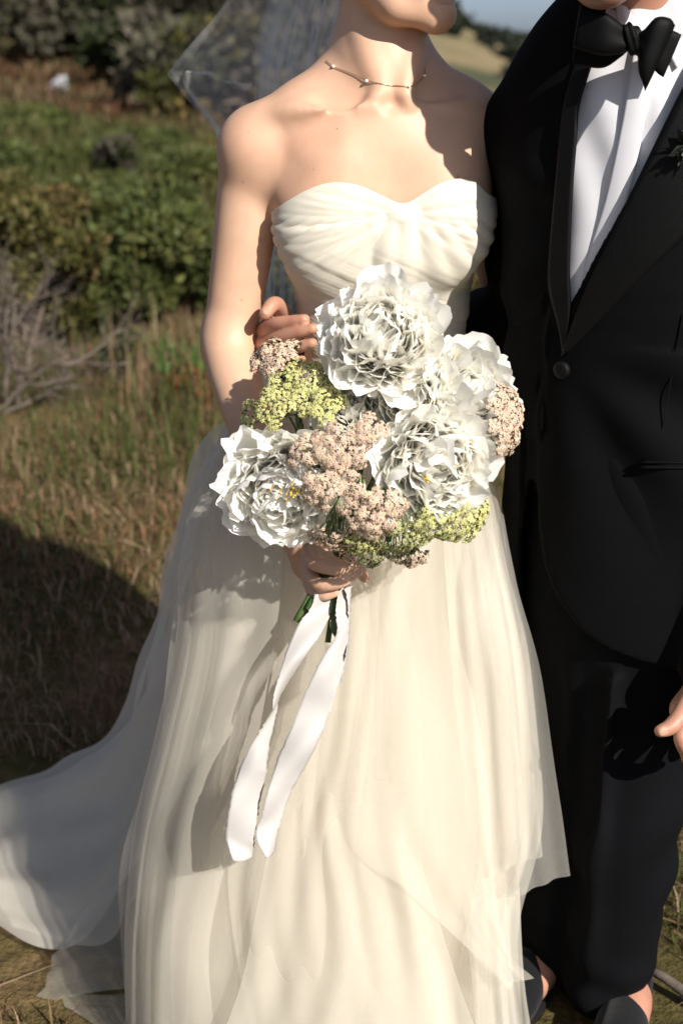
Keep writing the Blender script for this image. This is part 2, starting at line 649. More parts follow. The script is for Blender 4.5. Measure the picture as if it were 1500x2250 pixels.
def far_h(x, y):
    top = np.interp(x, [-60, 0, 15, 27, 33, 44, 55, 80, 150, 260], [18, 15, 10, 3.4, .8, -2.4, -4.0, -4.8, -5.5, -5]) + .5 * np.sin(x * .31 + 1)
    t = sstep(228, 330, y)
    bluff = sstep(226, 238, y) * 4.2
    P = np.stack([x, y, 0 * x], -1)
    return -9.9 + bluff + (top + 6.5) * t ** 1.1 + vnoise(P, .05) * 1.2 * t + vnoise(P, .16) * .6 * t


m, nt, N, L, B = mat('far slope')
n1 = noise_node(N, L, .045, 5, .6)
r1 = ramp(N, L, n1.outputs['Fac'], [(.35, (.22, .17, .10)), (.5, (.17, .14, .08)), (.62, (.07, .075, .045))])
L.new(r1.outputs[0], B.inputs['Base Color']); B.inputs['Roughness'].default_value = 1; B.inputs['Specular IOR Level'].default_value = 0
xs = np.linspace(-120, 260, 120); ys = np.linspace(224, 420, 60)
XX, YY = np.meshgrid(xs, ys, indexing='ij')
V = np.stack([XX, YY, far_h(XX, YY)], -1).reshape(-1, 3)
tag(obj('far_hill', mesh_from('far_hill', V, grid_faces(len(xs), len(ys)), m)), kind='structure')
V = []
for i in range(60):
    x = -60 + i * 4
    V += [(x, 223.0 + 1.5 * math.sin(i), -9.45), (x, 226.5 + math.sin(i * 1.7), -9.3)]
tag(obj('surf', mesh_from('surf', np.array(V), np.array([(2 * i, 2 * i + 2, 2 * i + 3, 2 * i + 1) for i in range(59)]), m_simple('white surf', (.75, .77, .8), .8))), kind='structure')
# ------------------------------------------------------------------ people: shared head builder
def head_frame(yaw, pitch=0.0, roll=0.0):
    """rows: right-hand axis, forward, up; yaw turns the face to the picture's right"""
    F = Vector((math.sin(yaw) * math.cos(pitch), -math.cos(yaw) * math.cos(pitch), math.sin(pitch)))
    Rr = Vector((-math.cos(yaw), -math.sin(yaw), 0))
    Rr = Matrix.Rotation(roll, 3, F) @ Rr
    U = Rr.cross(F)
    if U.z < 0: U = -U
    return np.array([Rr, F, U])


def add_head(v, hc, M, s=1.0, male=False):
    hc = np.array(hc)
    P = lambda x, y, z: hc + s * (x * M[0] + y * M[1] + z * M[2])
    E = lambda c, r, k=.012, op='u': v.ell(P(*c), np.array(r) * s, k * s, M, op)
    C = lambda a, b, ra, rb, k=.012: v.cone(P(*a), P(*b), ra * s, rb * s, k * s)
    j = 1.12 if male else 1.0
    E((0, -.012, .038), (.075, .096, .085), .02)
    E((0, .030, -.015), (.061, .063, .088), .03)
    for sx in (-1, 1):
        C((sx * .053 * j, -.004, -.050), (sx * .040 * j, .040, -.088), .018, .017, .03)
        C((sx * .040 * j, .040, -.088), (sx * .010 * j, .079, -.104), .017, .017, .03)
        E((sx * .036, .066, -.028), (.024, .022, .026), .03)
        E((sx * .031, .098, .006), (.016, .014, .011), .016, 's')
        E((sx * .031, .076, .005), (.0125, .0125, .0125), .004)
        E((sx * .031, .084, .030), (.022, .012, .007), .016)
        E((sx * .011, .098, -.034), (.009, .010, .008), .008)
        E((sx * .0765, -.010, -.006), (.007, .018, .030), .008)
        E((sx * .080, -.006, -.002), (.006, .010, .018), .006, 's')
    C((0, .084, .020), (0, .106, -.026), .008, .0115, .012)
    E((0, .106, -.029), (.011, .010, .009), .008)
    E((0, .084, -.101), (.018 * j, .015, .016), .025)
    E((0, .074, -.064), (.036, .022, .026), .025)
    E((0, .091, -.0585), (.022, .009, .0062), .006)
    E((0, .089, -.0695), (.019, .0095, .0072), .006)
    E((0, .100, -.0640), (.023, .006, .0018), .003, 's')
    E((0, .096, -.0825), (.018, .006, .005), .012, 's')
    E((0, .022, -.066), (.046, .050, .036), .03)
    return P


# ------------------------------------------------------------------ the bride
bride = empty('person', (0.06, 2.08, 0))
tag(bride, 'bride in a strapless ivory tulle gown holding the white bouquet, face turned to the man', 'person', 'wedding couple')
BY = 2.08
byaw = R(10)                       # she is turned slightly to the picture's right

VOX = .0028
tv = Vol((-.30, 1.86, .75), (.42, 2.36, 1.48), .005)      # torso only: the bodice is fitted to it


def torso(v):
    pts = [W(846, 330, 2.085), W(839, 430, 2.08), W(837, 520, 2.075), W(842, 640, 2.08), W(846, 780, 2.085), W(848, 900, 2.095), W(848, 1010, 2.10)]
    rr = [.120, .128, .130, .121, .111, .130, .155]
    v.chain(pts, rr, .03, fl=.66, yaw=byaw)
    v.cone(W(690, 300, 2.055), W(1000, 292, 2.075), .070, .070, .05, fl=.85)
    v.cone(W(760, 360, 2.03), W(940, 352, 2.04), .060, .060, .05)
    # breasts
    v.ell(W(738, 516, 2.002), (.066, .040, .066), .06)
    v.ell(W(960, 509, 2.006), (.064, .040, .066), .06)
    v.ell(W(745, 446, 2.028), (.064, .034, .070), .06)
    v.ell(W(952, 440, 2.032), (.062, .034, .070), .06)


torso(tv)
bv = Vol((-.34, 1.62, .60), (.56, 2.52, 1.82), VOX)
torso(bv)
# upper chest, shoulders, neck
neck0, neck1 = W(822, -30, 2.065), W(846, 180, 2.06)
bv.cone(neck0, neck1, .0490, .0515, .012)
bv.cone(W(846, 170, 2.06), W(848, 260, 2.06), .056, .062, .05)
# trapezius and shoulders
bv.chain([W(796, 90, 2.085), W(735, 195, 2.085), W(650, 258, 2.075), W(575, 312, 2.06)], [.033, .038, .037, .040], .04)
bv.chain([W(884, 110, 2.085), W(935, 205, 2.095), W(1010, 252, 2.10), W(1072, 300, 2.105)], [.031, .036, .036, .040], .04)
# collar bones
bv.chain([W(822, 226, 1.990), W(770, 231, 1.981), W(705, 238, 1.986), W(640, 244, 2.008), W(585, 258, 2.035)], [.0080, .0085, .009, .010, .011], .022)
bv.chain([W(898, 224, 1.994), W(950, 228, 2.000), W(1010, 232, 2.018), W(1070, 246, 2.055)], [.0075, .0075, .008, .009], .016)
bv.ell(W(819, 224, 1.992), (.0115, .009, .010), .012)
bv.ell(W(901, 222, 1.992), (.0115, .009, .010), .012)
# hollows above and below them, notch of the throat
bv.ell(W(860, 212, 1.978), (.014, .016, .014), .016, None, 's')
bv.ell(W(735, 208, 1.980), (.034, .016, .010), .030, None, 's')
bv.ell(W(975, 206, 1.985), (.030, .016, .010), .030, None, 's')
bv.ell(W(668, 284, 1.960), (.028, .014, .016), .034, None, 's')
# neck tendons
bv.chain([W(785, 10, 2.05), W(812, 120, 2.015), W(842, 205, 1.996)], [.012, .0105, .007], .018)
bv.chain([W(912, 40, 2.05), W(908, 130, 2.015), W(884, 205, 1.996)], [.012, .0105, .007], .018)
# right arm (picture's left)
bv.ell(W(562, 326, 2.065), (.050, .052, .056), .03)
bv.chain([W(561, 330, 2.065), W(545, 450, 2.065), W(527, 590, 2.065), W(505, 735, 2.06)], [.0465, .0455, .0425, .0375], .02)
bv.cone(W(640, 400, 2.045), W(575, 345, 2.05), .030, .034, .04)
bv.ell(W(497, 772, 2.07), (.033, .034, .036), .02)
bv.chain([W(503, 735, 2.06), W(508, 800, 2.03), W(540, 900, 1.965), W(600, 1050, 1.88), W(656, 1172, 1.815)], [.0372, .0375, .0350, .0285, .0235], .02)
# left arm, behind the man
bv.ell(W(1080, 318, 2.11), (.048, .050, .054), .03)
bv.chain([W(1080, 320, 2.11), W(1085, 480, 2.165), W(1120, 680, 2.225), W(1180, 800, 2.25), W(1300, 830, 2.22), W(1400, 820, 2.16)], [.045, .041, .036, .036, .028, .024], .02)
bv.ell(W(1430, 815, 2.14), (.040, .016, .032), .02)
# right hand round the stems
bv.chain([W(656, 1172, 1.815), W(672, 1200, 1.820)], [.0235, .024], .02)
bv.cone(W(690, 1195, 1.825), W(684, 1245, 1.815), .021, .019, .015)
bv.cone(W(668, 1185, 1.825), W(672, 1240, 1.815), .020, .018, .015)
bv.cone(W(700, 1215, 1.795), W(700, 1270, 1.785), .016, .014, .01)
FI = {
 'index':  ([(688, 1180, 1.805), (704, 1208, 1.752), (752, 1220, 1.733), (790, 1214, 1.742)], [.0115, .0098, .0088, .0070]),
 'middle': ([(674, 1200, 1.805), (690, 1237, 1.746), (742, 1249, 1.726), (784, 1238, 1.732)], [.0115, .0100, .0090, .0072]),
 'ring':   ([(668, 1222, 1.808), (692, 1279, 1.744), (744, 1280, 1.726), (786, 1256, 1.733)], [.0112, .0098, .0088, .0070]),
 'little': ([(672, 1246, 1.812), (686, 1298, 1.758), (712, 1308, 1.740), (736, 1302, 1.736)], [.0105, .0088, .0078, .0064]),
 'thumb':  ([(704, 1196, 1.830), (752, 1222, 1.812), (783, 1246, 1.802), (802, 1270, 1.798)], [.014, .0115, .0098, .0075]),
}
for nm, (ch, rr) in FI.items():
    bv.chain([W(*c) for c in ch], rr, .004)
HB = head_frame(R(47), R(2))
SB = .94
chin_b = W(964, 30, 1.985)
hc_b = chin_b - SB * (.084 * HB[1] - .101 * HB[2])
HP_b = add_head(bv, hc_b, HB, SB)
# lower body under the gown
bv.chain([W(848, 1010, 2.10), (.03, 2.10, .64)], [.155, .150], .03, fl=.7)
V, F = bv.mesh(2)
tint = np.ones((len(V), 3))


def paint(V, tint, c, r, colr, soft=.4):
    d = np.linalg.norm((V - np.array(c)), axis=1) / r
    w = 1 - sstep(1 - soft, 1, d)
    tint[:] = tint * (1 - w[:, None]) + w[:, None] * np.array(colr)


lp = (V - hc_b) @ HB.T / SB
lm = np.minimum(((lp[:, 0] / .023) ** 2 + ((lp[:, 1] - .092) / .014) ** 2 + ((lp[:, 2] + .064) / .0125) ** 2), 9)
w = 1 - sstep(.55, 1.0, lm)
tint = tint * (1 - w[:, None]) + w[:, None] * np.array((.95, .42, .40))
br = np.minimum((((np.abs(lp[:, 0]) - .031) / .024) ** 2 + ((lp[:, 2] - .030 + 8 * (np.abs(lp[:, 0]) - .031) ** 2) / .005) ** 2), 9)
br[lp[:, 1] < .05] = 9
w = 1 - sstep(.5, 1, br)
tint = tint * (1 - w[:, None]) + w[:, None] * np.array((.12, .1, .1))


def paint_eyes(lp, tint, white, iris):
    for sx in (-1, 1):
        dx, dz = lp[:, 0] - sx * .031, lp[:, 2] - .005
        al = np.sqrt((dx / .0125) ** 2 + (dz / .0058) ** 2)
        fr_ = lp[:, 1] > .070
        w = (1 - sstep(.8, 1.05, al)) * fr_
        tint[:] = tint * (1 - w[:, None]) + w[:, None] * np.array(white)
        w2 = (1 - sstep(.0042, .0052, np.sqrt(dx ** 2 + dz ** 2))) * fr_ * (w > .3)
        tint[:] = tint * (1 - w2[:, None]) + w2[:, None] * np.array(iris)
        lash = np.exp(-((al - 1.05) / .12) ** 2) * fr_ * (dz > 0)
        tint[:] = tint * (1 - .8 * lash[:, None])


paint_eyes(lp, tint, (1.25, 1.95, 2.8), (.10, .12, .12))
for k_, c_ in (('little', (735, 1300, 1.727)), ('thumb', (804, 1268, 1.788))):
    paint(V, tint, W(*c_), .0075, (1.05, .80, .82), .3)
for k_ in ('ring', 'middle', 'index', 'little', 'thumb'):
    paint(V, tint, W(*FI[k_][0][1]), .013, (.98, .84, .82), .9)
for (mx_, my_) in ((533, 399), (574, 528), (532, 660), (545, 290), (1005, 388), (740, 283), (957, 388), (690, 372)):
    p0 = bv.cast(W(mx_, my_, 1.85)[None], W(mx_, my_, 2.2) - W(mx_, my_, 1.85), 1)[0]
    paint(V, tint, p0, .0022 if my_ > 395 else .0016, (.50, .36, .32), .8)
paint(V, tint, W(500, 770, 2.09), .05, (1.0, .90, .88), .9)
body_b = obj('body', mesh_from('bride_body', V, F, M_skin_b, colors=tint), bride)
body_b.matrix_parent_inverse = Matrix.Translation(bride.location).inverted()
# eyes
# hair, swept up into a low knot
hv = Vol(hc_b - .16, hc_b + .17, .004)
E = lambda c, r, k=.02, op='u': hv.ell(HP_b(*c), np.array(r), k, HB, op)
E((0, -.020, .046), (.082, .100, .087))
E((0, -.055, .01), (.078, .066, .072))
E((0, -.115, .005), (.050, .040, .046))
E((0, .075, -.055), (.075, .085, .095), .02, 's')
E((0, .10, .01), (.058, .06, .05), .02, 's')
Vh, Fh = hv.mesh(1)
Nh = vnormals(Vh, Fh)
lp = (Vh - hc_b) @ HB.T
Vh = Vh + Nh * (.0022 * np.sin(lp[:, 0] * 210 + 14 * lp[:, 2] + 3 * vnoise(Vh, 25)))[:, None]
o = obj('hair', mesh_from('bride_hair', Vh, Fh, M_hair_b), bride)
o.matrix_parent_inverse = body_b.matrix_parent_inverse

# necklace: fine gold chain lying on the neck, with set stones
nk = []
for (x, y) in ((716, 132), (732, 146), (755, 155), (780, 165), (806, 178), (840, 184), (870, 188), (897, 190), (915, 184), (928, 172), (935, 155), (934, 148)):
    a = W(x, y, 1.80)
    d = W(x, y, 2.2) - a
    nk.append(a + 0)
nkp = np.array([bv.cast(np.array([p]), (lambda q: q / np.linalg.norm(q))(p - np.array((0, 0, CAM_H))), .6, .0012)[0] for p in nk])
nks = smooth_curve(nkp, 120)
for _ in range(3):
    dd = bv.samp(nks)
    nks = nks + bv.grad(nks) * np.clip(.0012 - dd, -.004, .004)[:, None]
Vt, Ft = tube(nks, .00050 + .0002 * np.sin(np.arange(120) * 2.4), 6)
neckl = obj('necklace', mesh_from('necklace_chain', Vt, Ft, M_gold), bride)
neckl.matrix_parent_inverse = body_b.matrix_parent_inverse
for (x, y) in ((732, 146), (806, 178), (897, 190), (932, 166)):
    p = nks[np.argmin([np.linalg.norm((q - W(x, y, q[1]))) for q in nks])]
    n_ = bv.grad(p[None])[0]
    Vt, Ft = tube([p - n_ * .001, p + n_ * .0006, p + n_ * .0022, p + n_ * .003], [.0018, .0022, .0018, .0008], 8)
    o = obj('stone', mesh_from('stone', Vt, Ft, M_crystal, smooth=False), neckl)
# ------------------------------------------------------------------ the groom
groom = empty('person', (0.42, 1.93, 0))
tag(groom, 'man in a black tuxedo with a loose satin bow tie, arm round the bride', 'person', 'wedding couple')
GINV = Matrix.Translation(groom.location).inverted()
gyaw = R(-33)


def gobj(name, V, F, m, parent=None, colors=None, smooth=True, uv=None):
    o = obj(name, mesh_from(name, V, F, m, smooth=smooth, colors=colors, uv=uv), parent or groom)
    if parent is None: o.matrix_parent_inverse = GINV
    return o


# --- body: head, neck, trunk, arms, both hands, legs in one skin
gv = Vol((-.20, 1.55, .0), (.86, 2.42, 1.95), .0045)
gpts = [W(1415, 190, 1.93), W(1402, 400, 1.93), W(1392, 800, 1.935), W(1388, 1150, 1.94)]
gv.chain(gpts, [.135, .15, .125, .13], .03, fl=.62, yaw=gyaw)
gv.chain([W(1408, -150, 1.875), W(1424, 50, 1.915), W(1418, 190, 1.93)], [.058, .060, .075], .03)
gv.chain([W(1440, 120, 1.94), W(1260, 215, 1.99), W(1170, 290, 2.04), W(1140, 640, 2.12), W(1000, 745, 2.25), W(850, 765, 2.28), W(720, 765, 2.24), W(625, 752, 2.145)],
         [.06, .05, .042, .036, .034, .032, .029, .026], .03)
gv.chain([W(1440, 120, 1.92), W(1600, 215, 1.87), W(1655, 300, 1.85), W(1690, 820, 1.87), W(1610, 1250, 1.79), W(1555, 1490, 1.755)],
         [.06, .05, .045, .040, .034, .027], .03)
gv.chain([W(1300, 1180, 1.97), W(1262, 1750, 1.985), W(1228, 2080, 2.03)], [.085, .058, .036], .03)
gv.chain([W(1440, 1180, 1.90), W(1385, 1820, 1.89), W(1338, 2200, 1.925)], [.085, .058, .036], .03)
# feet in the shoes
gv.chain([W(1338, 2200, 1.925), (.452, 1.89, .045), (.425, 1.79, .03)], [.036, .036, .026], .02)
gv.chain([W(1228, 2080, 2.03), (.335, 1.99, .045), (.28, 1.90, .03)], [.036, .036, .026], .02)
HG = head_frame(R(-28), R(-4))
hc_g = W(1380, -253, 1.835)
HP_g = add_head(gv, hc_g, HG, 1.06, True)
# right hand on her waist
GF = {
 'thumb':  ([(618, 742, 2.08), (622, 690, 2.05), (603, 668, 2.015), (582, 690, 1.995)], [.0145, .0122, .0112, .0088]),
 'index':  ([(580, 728, 2.045), (602, 713, 2.005), (642, 707, 1.985), (669, 702, 1.975)], [.0122, .0106, .0096, .0078]),
 'middle': ([(574, 756, 2.045), (610, 744, 1.998), (655, 730, 1.975), (688, 722, 1.966)], [.0122, .0106, .0096, .0078]),
 'ring':   ([(578, 782, 2.05), (612, 772, 2.003), (655, 762, 1.980), (686, 754, 1.970)], [.0118, .0102, .0092, .0075]),
 'little': ([(590, 804, 2.06), (615, 802, 2.015), (642, 796, 1.993), (662, 790, 1.985)], [.0108, .0092, .0084, .0068]),
}
# left hand hanging
GL = {
 'thumb':  ([(1520, 1530, 1.715), (1492, 1575, 1.69), (1470, 1598, 1.68), (1450, 1606, 1.676)], [.0145, .0118, .0106, .0084]),
 'index':  ([(1502, 1582, 1.728), (1496, 1622, 1.70), (1507, 1652, 1.715), (1514, 1664, 1.735)], [.0122, .0106, .0096, .0080]),
 'middle': ([(1518, 1592, 1.75), (1510, 1645, 1.72), (1512, 1668, 1.735), (1520, 1678, 1.755)], [.0122, .0106, .0096, .0080]),
 'ring':   ([(1532, 1596, 1.77), (1530, 1650, 1.745), (1530, 1672, 1.757), (1536, 1680, 1.775)], [.0120, .0104, .0094, .0078]),
 'little': ([(1545, 1594, 1.79), (1545, 1636, 1.77), (1546, 1656, 1.78), (1550, 1662, 1.795)], [.0115, .0100, .0092, .0074]),
}
V, F = gv.mesh(1)
nails_ = []
for (D_, lo, hi, wr, palm) in (
        (GF, W(540, 830, 1.93), W(710, 630, 2.17), [W(655, 755, 2.18), W(625, 752, 2.145), W(596, 756, 2.085)], (W(594, 722, 2.06), W(590, 790, 2.07))),
        (GL, W(1425, 1710, 1.64), W(1600, 1450, 1.84), [W(1562, 1460, 1.757), W(1555, 1490, 1.755), W(1528, 1560, 1.745)], (W(1502, 1560, 1.735), W(1540, 1580, 1.775)))):
    hv_ = Vol(np.minimum(lo, hi) - .03, np.maximum(lo, hi) + .03, .0022)
    hv_.chain(wr, [.025, .026, .030], .012)
    hv_.cone(palm[0], palm[1], .017, .015, .02)
    for nm, (ch, rr) in D_.items():
        hv_.chain([W(*c) for c in ch], rr, .003)
        tipc, prv = W(*ch[3]), W(*ch[2])             # nail plate, set into the back of the fingertip
        ax_ = (tipc - prv) / np.linalg.norm(tipc - prv)
        out_ = np.array((0, -1.0, .25)); out_ -= ax_ * np.dot(out_, ax_); out_ /= np.linalg.norm(out_)
        nc = tipc + out_ * rr[3] * .80 - ax_ * .001
        hv_.ell(nc, (rr[3] * .78, rr[3] * .95, .0022), .0012, np.stack([np.cross(ax_, out_), ax_, out_]))
        nails_.append((nc, rr[3] * .95))
    Vh_, Fh_ = hv_.mesh(1)
    F = np.vstack([F, Fh_ + len(V)]); V = np.vstack([V, Vh_])
tint = np.ones((len(V), 3))
for d_, tips in ((GF, ('index', 'middle', 'ring')), (GL, ())):
    for k_, (ch, rr) in d_.items():
        for i_ in (1, 2):
            paint(V, tint, W(*ch[i_]) - np.array((0, .008, 0)), .011, (.97, .82, .78), .9)
for nc, nr in nails_: paint(V, tint, nc + np.array((0, -.001, 0)), nr, (1.18, 1.15, 1.12), .3)
lp = (V - hc_g) @ HG.T / 1.06
stub = sstep(-.03, -.06, lp[:, 2]) * sstep(.0, .03, lp[:, 1]) * sstep(-.16, -.125, lp[:, 2])
tint *= (1 - .35 * stub)[:, None]
lm = ((lp[:, 0] / .023) ** 2 + ((lp[:, 1] - .092) / .014) ** 2 + ((lp[:, 2] + .064) / .011) ** 2)
w = 1 - sstep(.55, 1.0, lm)
tint = tint * (1 - w[:, None]) + w[:, None] * np.array((.85, .55, .52))
paint_eyes(lp, tint, (1.6, 2.9, 4.2), (.12, .18, .22))
br = np.minimum((((np.abs(lp[:, 0]) - .031) / .026) ** 2 + ((lp[:, 2] - .030 + 8 * (np.abs(lp[:, 0]) - .031) ** 2) / .006) ** 2), 9)
br[lp[:, 1] < .05] = 9
w = 1 - sstep(.5, 1, br)
tint = tint * (1 - w[:, None]) + w[:, None] * np.array((.16, .15, .15))
gbody = gobj('body', V, F, M_skin_g, colors=tint)
hv = Vol(hc_g - .16, hc_g + .17, .0045)
E = lambda c, r, k=.02, op='u': hv.ell(HP_g(*c), np.array(r) * 1.06, k, HG, op)
E((0, -.018, .050), (.080, .100, .086))
E((0, -.050, .00), (.074, .064, .070))
E((0, .075, -.050), (.075, .085, .085), .02, 's')
E((0, .10, .008), (.058, .06, .052), .02, 's')
Vh, Fh = hv.mesh(1)
Vh = Vh + vnormals(Vh, Fh) * (.004 * vnoise(Vh, 70))[:, None]
gobj('hair', Vh, Fh, M_hair_g)

# --- shirt
sv = Vol((.10, 1.62, .98), (.86, 2.20, 1.66), .005)
sv.chain([W(1420, 160, 1.93), W(1405, 300, 1.93), W(1398, 500, 1.93), W(1392, 800, 1.935), W(1388, 1100, 1.94)], [.142, .181, .184, .172, .18], .03, fl=.66, yaw=gyaw)
sv.chain([W(1440, 110, 1.93), W(1300, 190, 1.98), W(1220, 260, 2.02)], [.06, .045, .035], .05)
sv.chain([W(1440, 110, 1.93), W(1560, 200, 1.88), W(1620, 270, 1.86)], [.06, .045, .035], .05)
V, F = sv.mesh(1)
N = vnormals(V, F)
# slack folds running down the front, as in worn cotton
q = V[:, 0] * 1.0 + .25 * V[:, 2]
fold = .0032 * np.sin(q * 95 + 2.2 * vnoise(V, 7)) * (vnoise(V + 3, 5) * .5 + .6) + .003 * vnoise(V * np.array((1, 1, .45)), 16)
V = V + N * fold[:, None]
shirt = gobj('shirt', V, F, M_shirt)


def drape(vol, pts, off, src_y=1.5):
    """lay photo-plane points on the surface of vol, off above it"""
    A = np.array([W(x, y, src_y) for x, y in pts])
    d = A - np.array((0, 0, CAM_H))
    d /= np.linalg.norm(d, axis=1)[:, None]
    P = vol.cast(A, d, .7, off)
    return P


def strip(vol, left, right, n, m, off, edge=0.0, src_y=1.5, thick=.002):
    """cloth strip between two photo-plane edges laid on vol; returns closed V,F with thickness"""
    A = smooth_curve(left, n)
    B = smooth_curve(right, n)
    t = np.linspace(0, 1, m)
    pts = (A[:, None, :] * (1 - t)[None, :, None] + B[:, None, :] * t[None, :, None]).reshape(-1, 2)
    P = drape(vol, pts, off, src_y)
    G_ = vol.grad(P)
    bul = (edge * np.sin(np.pi * np.tile(t, n)))[:, None]
    top = P + G_ * (bul + thick)
    bot = P - G_ * .004
    nv = len(P)
    F = grid_faces(n, m)
    V2 = np.vstack([top, bot])
    Fs = [F[:, ::-1], F + nv]
    rim = [i * m for i in range(n)] + [(n - 1) * m + j for j in range(1, m)] + [i * m + m - 1 for i in range(n - 2, -1, -1)] + [j for j in range(m - 2, 0, -1)]
    rim = np.array(rim)
    r2 = np.roll(rim, -1)
    Fs.append(np.stack([rim, r2, r2 + nv, rim + nv], 1))
    return V2, [np.vstack(Fs)]


V, F = strip(sv, [(1395, 70), (1372, 230), (1330, 430), (1290, 560), (1262, 700)], [(1440, 70), (1420, 240), (1378, 440), (1335, 570), (1300, 700)], 40, 8, .002, .0012)
gobj('placket', V, F, M_shirt, shirt)
# collar: band and two folded points
ca = W(1421, 58, 1.927)
ring, ring2 = [], []
NA = 48
for i in range(NA):
    a = 2 * math.pi * i / NA
    dx, dy = math.sin(a), -math.cos(a)
    ring.append(ca + np.array((.066 * dx, .066 * dy, -.010 - .012 * max(0, -dy))))
    ring2.append(ca + np.array((.0625 * dx, .0625 * dy, .036 - .020 * max(0, -dy))))
Vb = np.vstack([ring, ring2])
Fb = np.array([(i, (i + 1) % NA, NA + (i + 1) % NA, NA + i) for i in range(NA)])
collar = gobj('collar_band', Vb, Fb, M_shirt, shirt)
md = collar.modifiers.new('thick', 'SOLIDIFY'); md.thickness = .002


def sheet(name, rows, m, parent, thick=.0016, nu=14, nv=14):
    """rows of control points (photo x, y, depth) -> smooth sheet with thickness"""
    Rw = [smooth_curve([W(*p) for p in r], nv) for r in rows]
    Rw = np.array(Rw)
    cols = np.array([smooth_curve(Rw[:, j], nu) for j in range(nv)])      # nv,nu,3
    Vv = cols.transpose(1, 0, 2).reshape(-1, 3)
    o = gobj(name, Vv, grid_faces(nu, nv), m, parent)
    md = o.modifiers.new('thick', 'SOLIDIFY'); md.thickness = thick; md.offset = 0
    return o


sheet('collar_point', [
    [(1352, -30, 1.885), (1378, 20, 1.855), (1402, 58, 1.842)],
    [(1352, 0, 1.873), (1372, 38, 1.846), (1398, 66, 1.836)],
    [(1356, 40, 1.858), (1372, 66, 1.838), (1384, 84, 1.830)]], M_shirt, shirt)
sheet('collar_point', [
    [(1500, -30, 1.875), (1468, 22, 1.848), (1436, 60, 1.840)],
    [(1512, 10, 1.855), (1490, 62, 1.830), (1448, 82, 1.828)],
    [(1540, 70, 1.835), (1512, 124, 1.812), (1486, 150, 1.806)]], M_shirt, shirt)

# --- trousers
pv = Vol((.10, 1.66, .0), (.78, 2.24, 1.10), .005)
pv.chain([W(1392, 950, 1.935), W(1390, 1150, 1.94), W(1388, 1320, 1.94)], [.15, .165, .17], .03, fl=.72, yaw=gyaw)
pv.chain([W(1320, 1300, 1.965), W(1282, 1600, 1.975), W(1258, 1850, 1.985), W(1218, 2150, 2.02)], [.098, .084, .074, .068], .03)
pv.chain([W(1440, 1300, 1.91), W(1412, 1560, 1.895), W(1378, 1800, 1.885), W(1362, 1960, 1.90), W(1322, 2215, 1.925)], [.100, .090, .080, .073, .069], .03)
sl, g = pv.sl((-9, -9, -9), (9, 9, 9))
# pressed creases down the fronts
for ch in ([W(1262, 1450, 1.885), W(1240, 1800, 1.90), W(1200, 2120, 1.955)], [W(1345, 1500, 1.81), W(1318, 1800, 1.81), W(1305, 1900, 1.825), W(1292, 2185, 1.875)]):
    pv.chain(ch, [.006, .006, .006] if len(ch) == 3 else [.006] * 4, .03)
V, F = pv.mesh(1)
N = vnormals(V, F)
hz = V[:, 2]
knee = W(1378, 1850, 1.885)[2]
wr = .006 * np.sin((hz - .9 * (V[:, 0] - .4)) * 34 + 4 * vnoise(V, 5)) * np.exp(-((hz - knee) / .16) ** 2) \
   + .005 * np.sin((hz + .8 * (V[:, 0] - .4)) * 45 + 4 * vnoise(V, 6)) * sstep(.22, .03, hz) \
   + .006 * vnoise(V * np.array((1, 1, .5)), 10)
V = V + N * wr[:, None]
V[:, 2] = np.maximum(V[:, 2], .030)
trousers = gobj('trousers', V, F, M_trouser)
side = W(1480, 1600, 1.90)

# --- jacket
jv = Vol((-.16, 1.62, .62), (.88, 2.42, 1.66), .0045)
jpts = [W(1420, 160, 1.93), W(1405, 300, 1.93), W(1398, 500, 1.93), W(1392, 800, 1.935), W(1388, 1100, 1.94), W(1386, 1480, 1.945)]
jv.chain(jpts, [.155, .195, .198, .186, .196, .212], .03, fl=.66, yaw=gyaw)
jv.chain([W(1445, 90, 1.955), W(1300, 172, 1.985), W(1225, 225, 2.015), W(1165, 276, 2.04)], [.052, .052, .054, .056], .05)
jv.chain([W(1445, 90, 1.94), W(1560, 190, 1.89), W(1640, 270, 1.86)], [.052, .055, .060], .05)
sl, g = jv.sl((-9, -9, -9), (9, 9, 9))
XZ = lambda pl, Y: [(lambda p: (p[0], p[2]))(W(x, y, Y)) for x, y in pl]
outer = jv.D.copy()
# shell
jv.D = np.maximum(outer, -(outer + .011))
# V opening for the shirt and the cut-away below the button (front only)
vee = XZ([(1330, -260), (1318, 20), (1292, 150), (1266, 240), (1252, 400), (1246, 560), (1250, 660), (1256, 700), (1380, 440), (1500, 192), (1580, 20), (1600, -260)], 1.80)
front = g[1] - 1.935
dv = np.maximum(poly_sdf(g[0][:, 0, :], g[2][0, 0, :][None, :], vee)[:, None, :], front)
jv.D = np.maximum(jv.D, -dv)
neckh = (np.sqrt((g[0] - ca[0]) ** 2 + (g[1] - ca[1] - .01) ** 2) - .074)
jv.D = np.maximum(jv.D, -np.maximum(neckh, ca[2] - .05 - g[2]))
cut = XZ([(1196, 1100), (1204, 1200), (1218, 1280), (1246, 1350), (1290, 1412), (1345, 1440), (1420, 1456), (1900, 1470), (1900, 1800), (900, 1800), (900, 1420), (1100, 1400), (1150, 1330), (1172, 1230), (1186, 1130)], 1.80)
dc = np.maximum(poly_sdf(g[0][:, 0, :], g[2][0, 0, :][None, :], cut)[:, None, :], front)
jv.D = np.maximum(jv.D, -dc)
hem = W(1390, 1440, 1.93)[2]
jv.D = np.maximum(jv.D, hem - g[2])
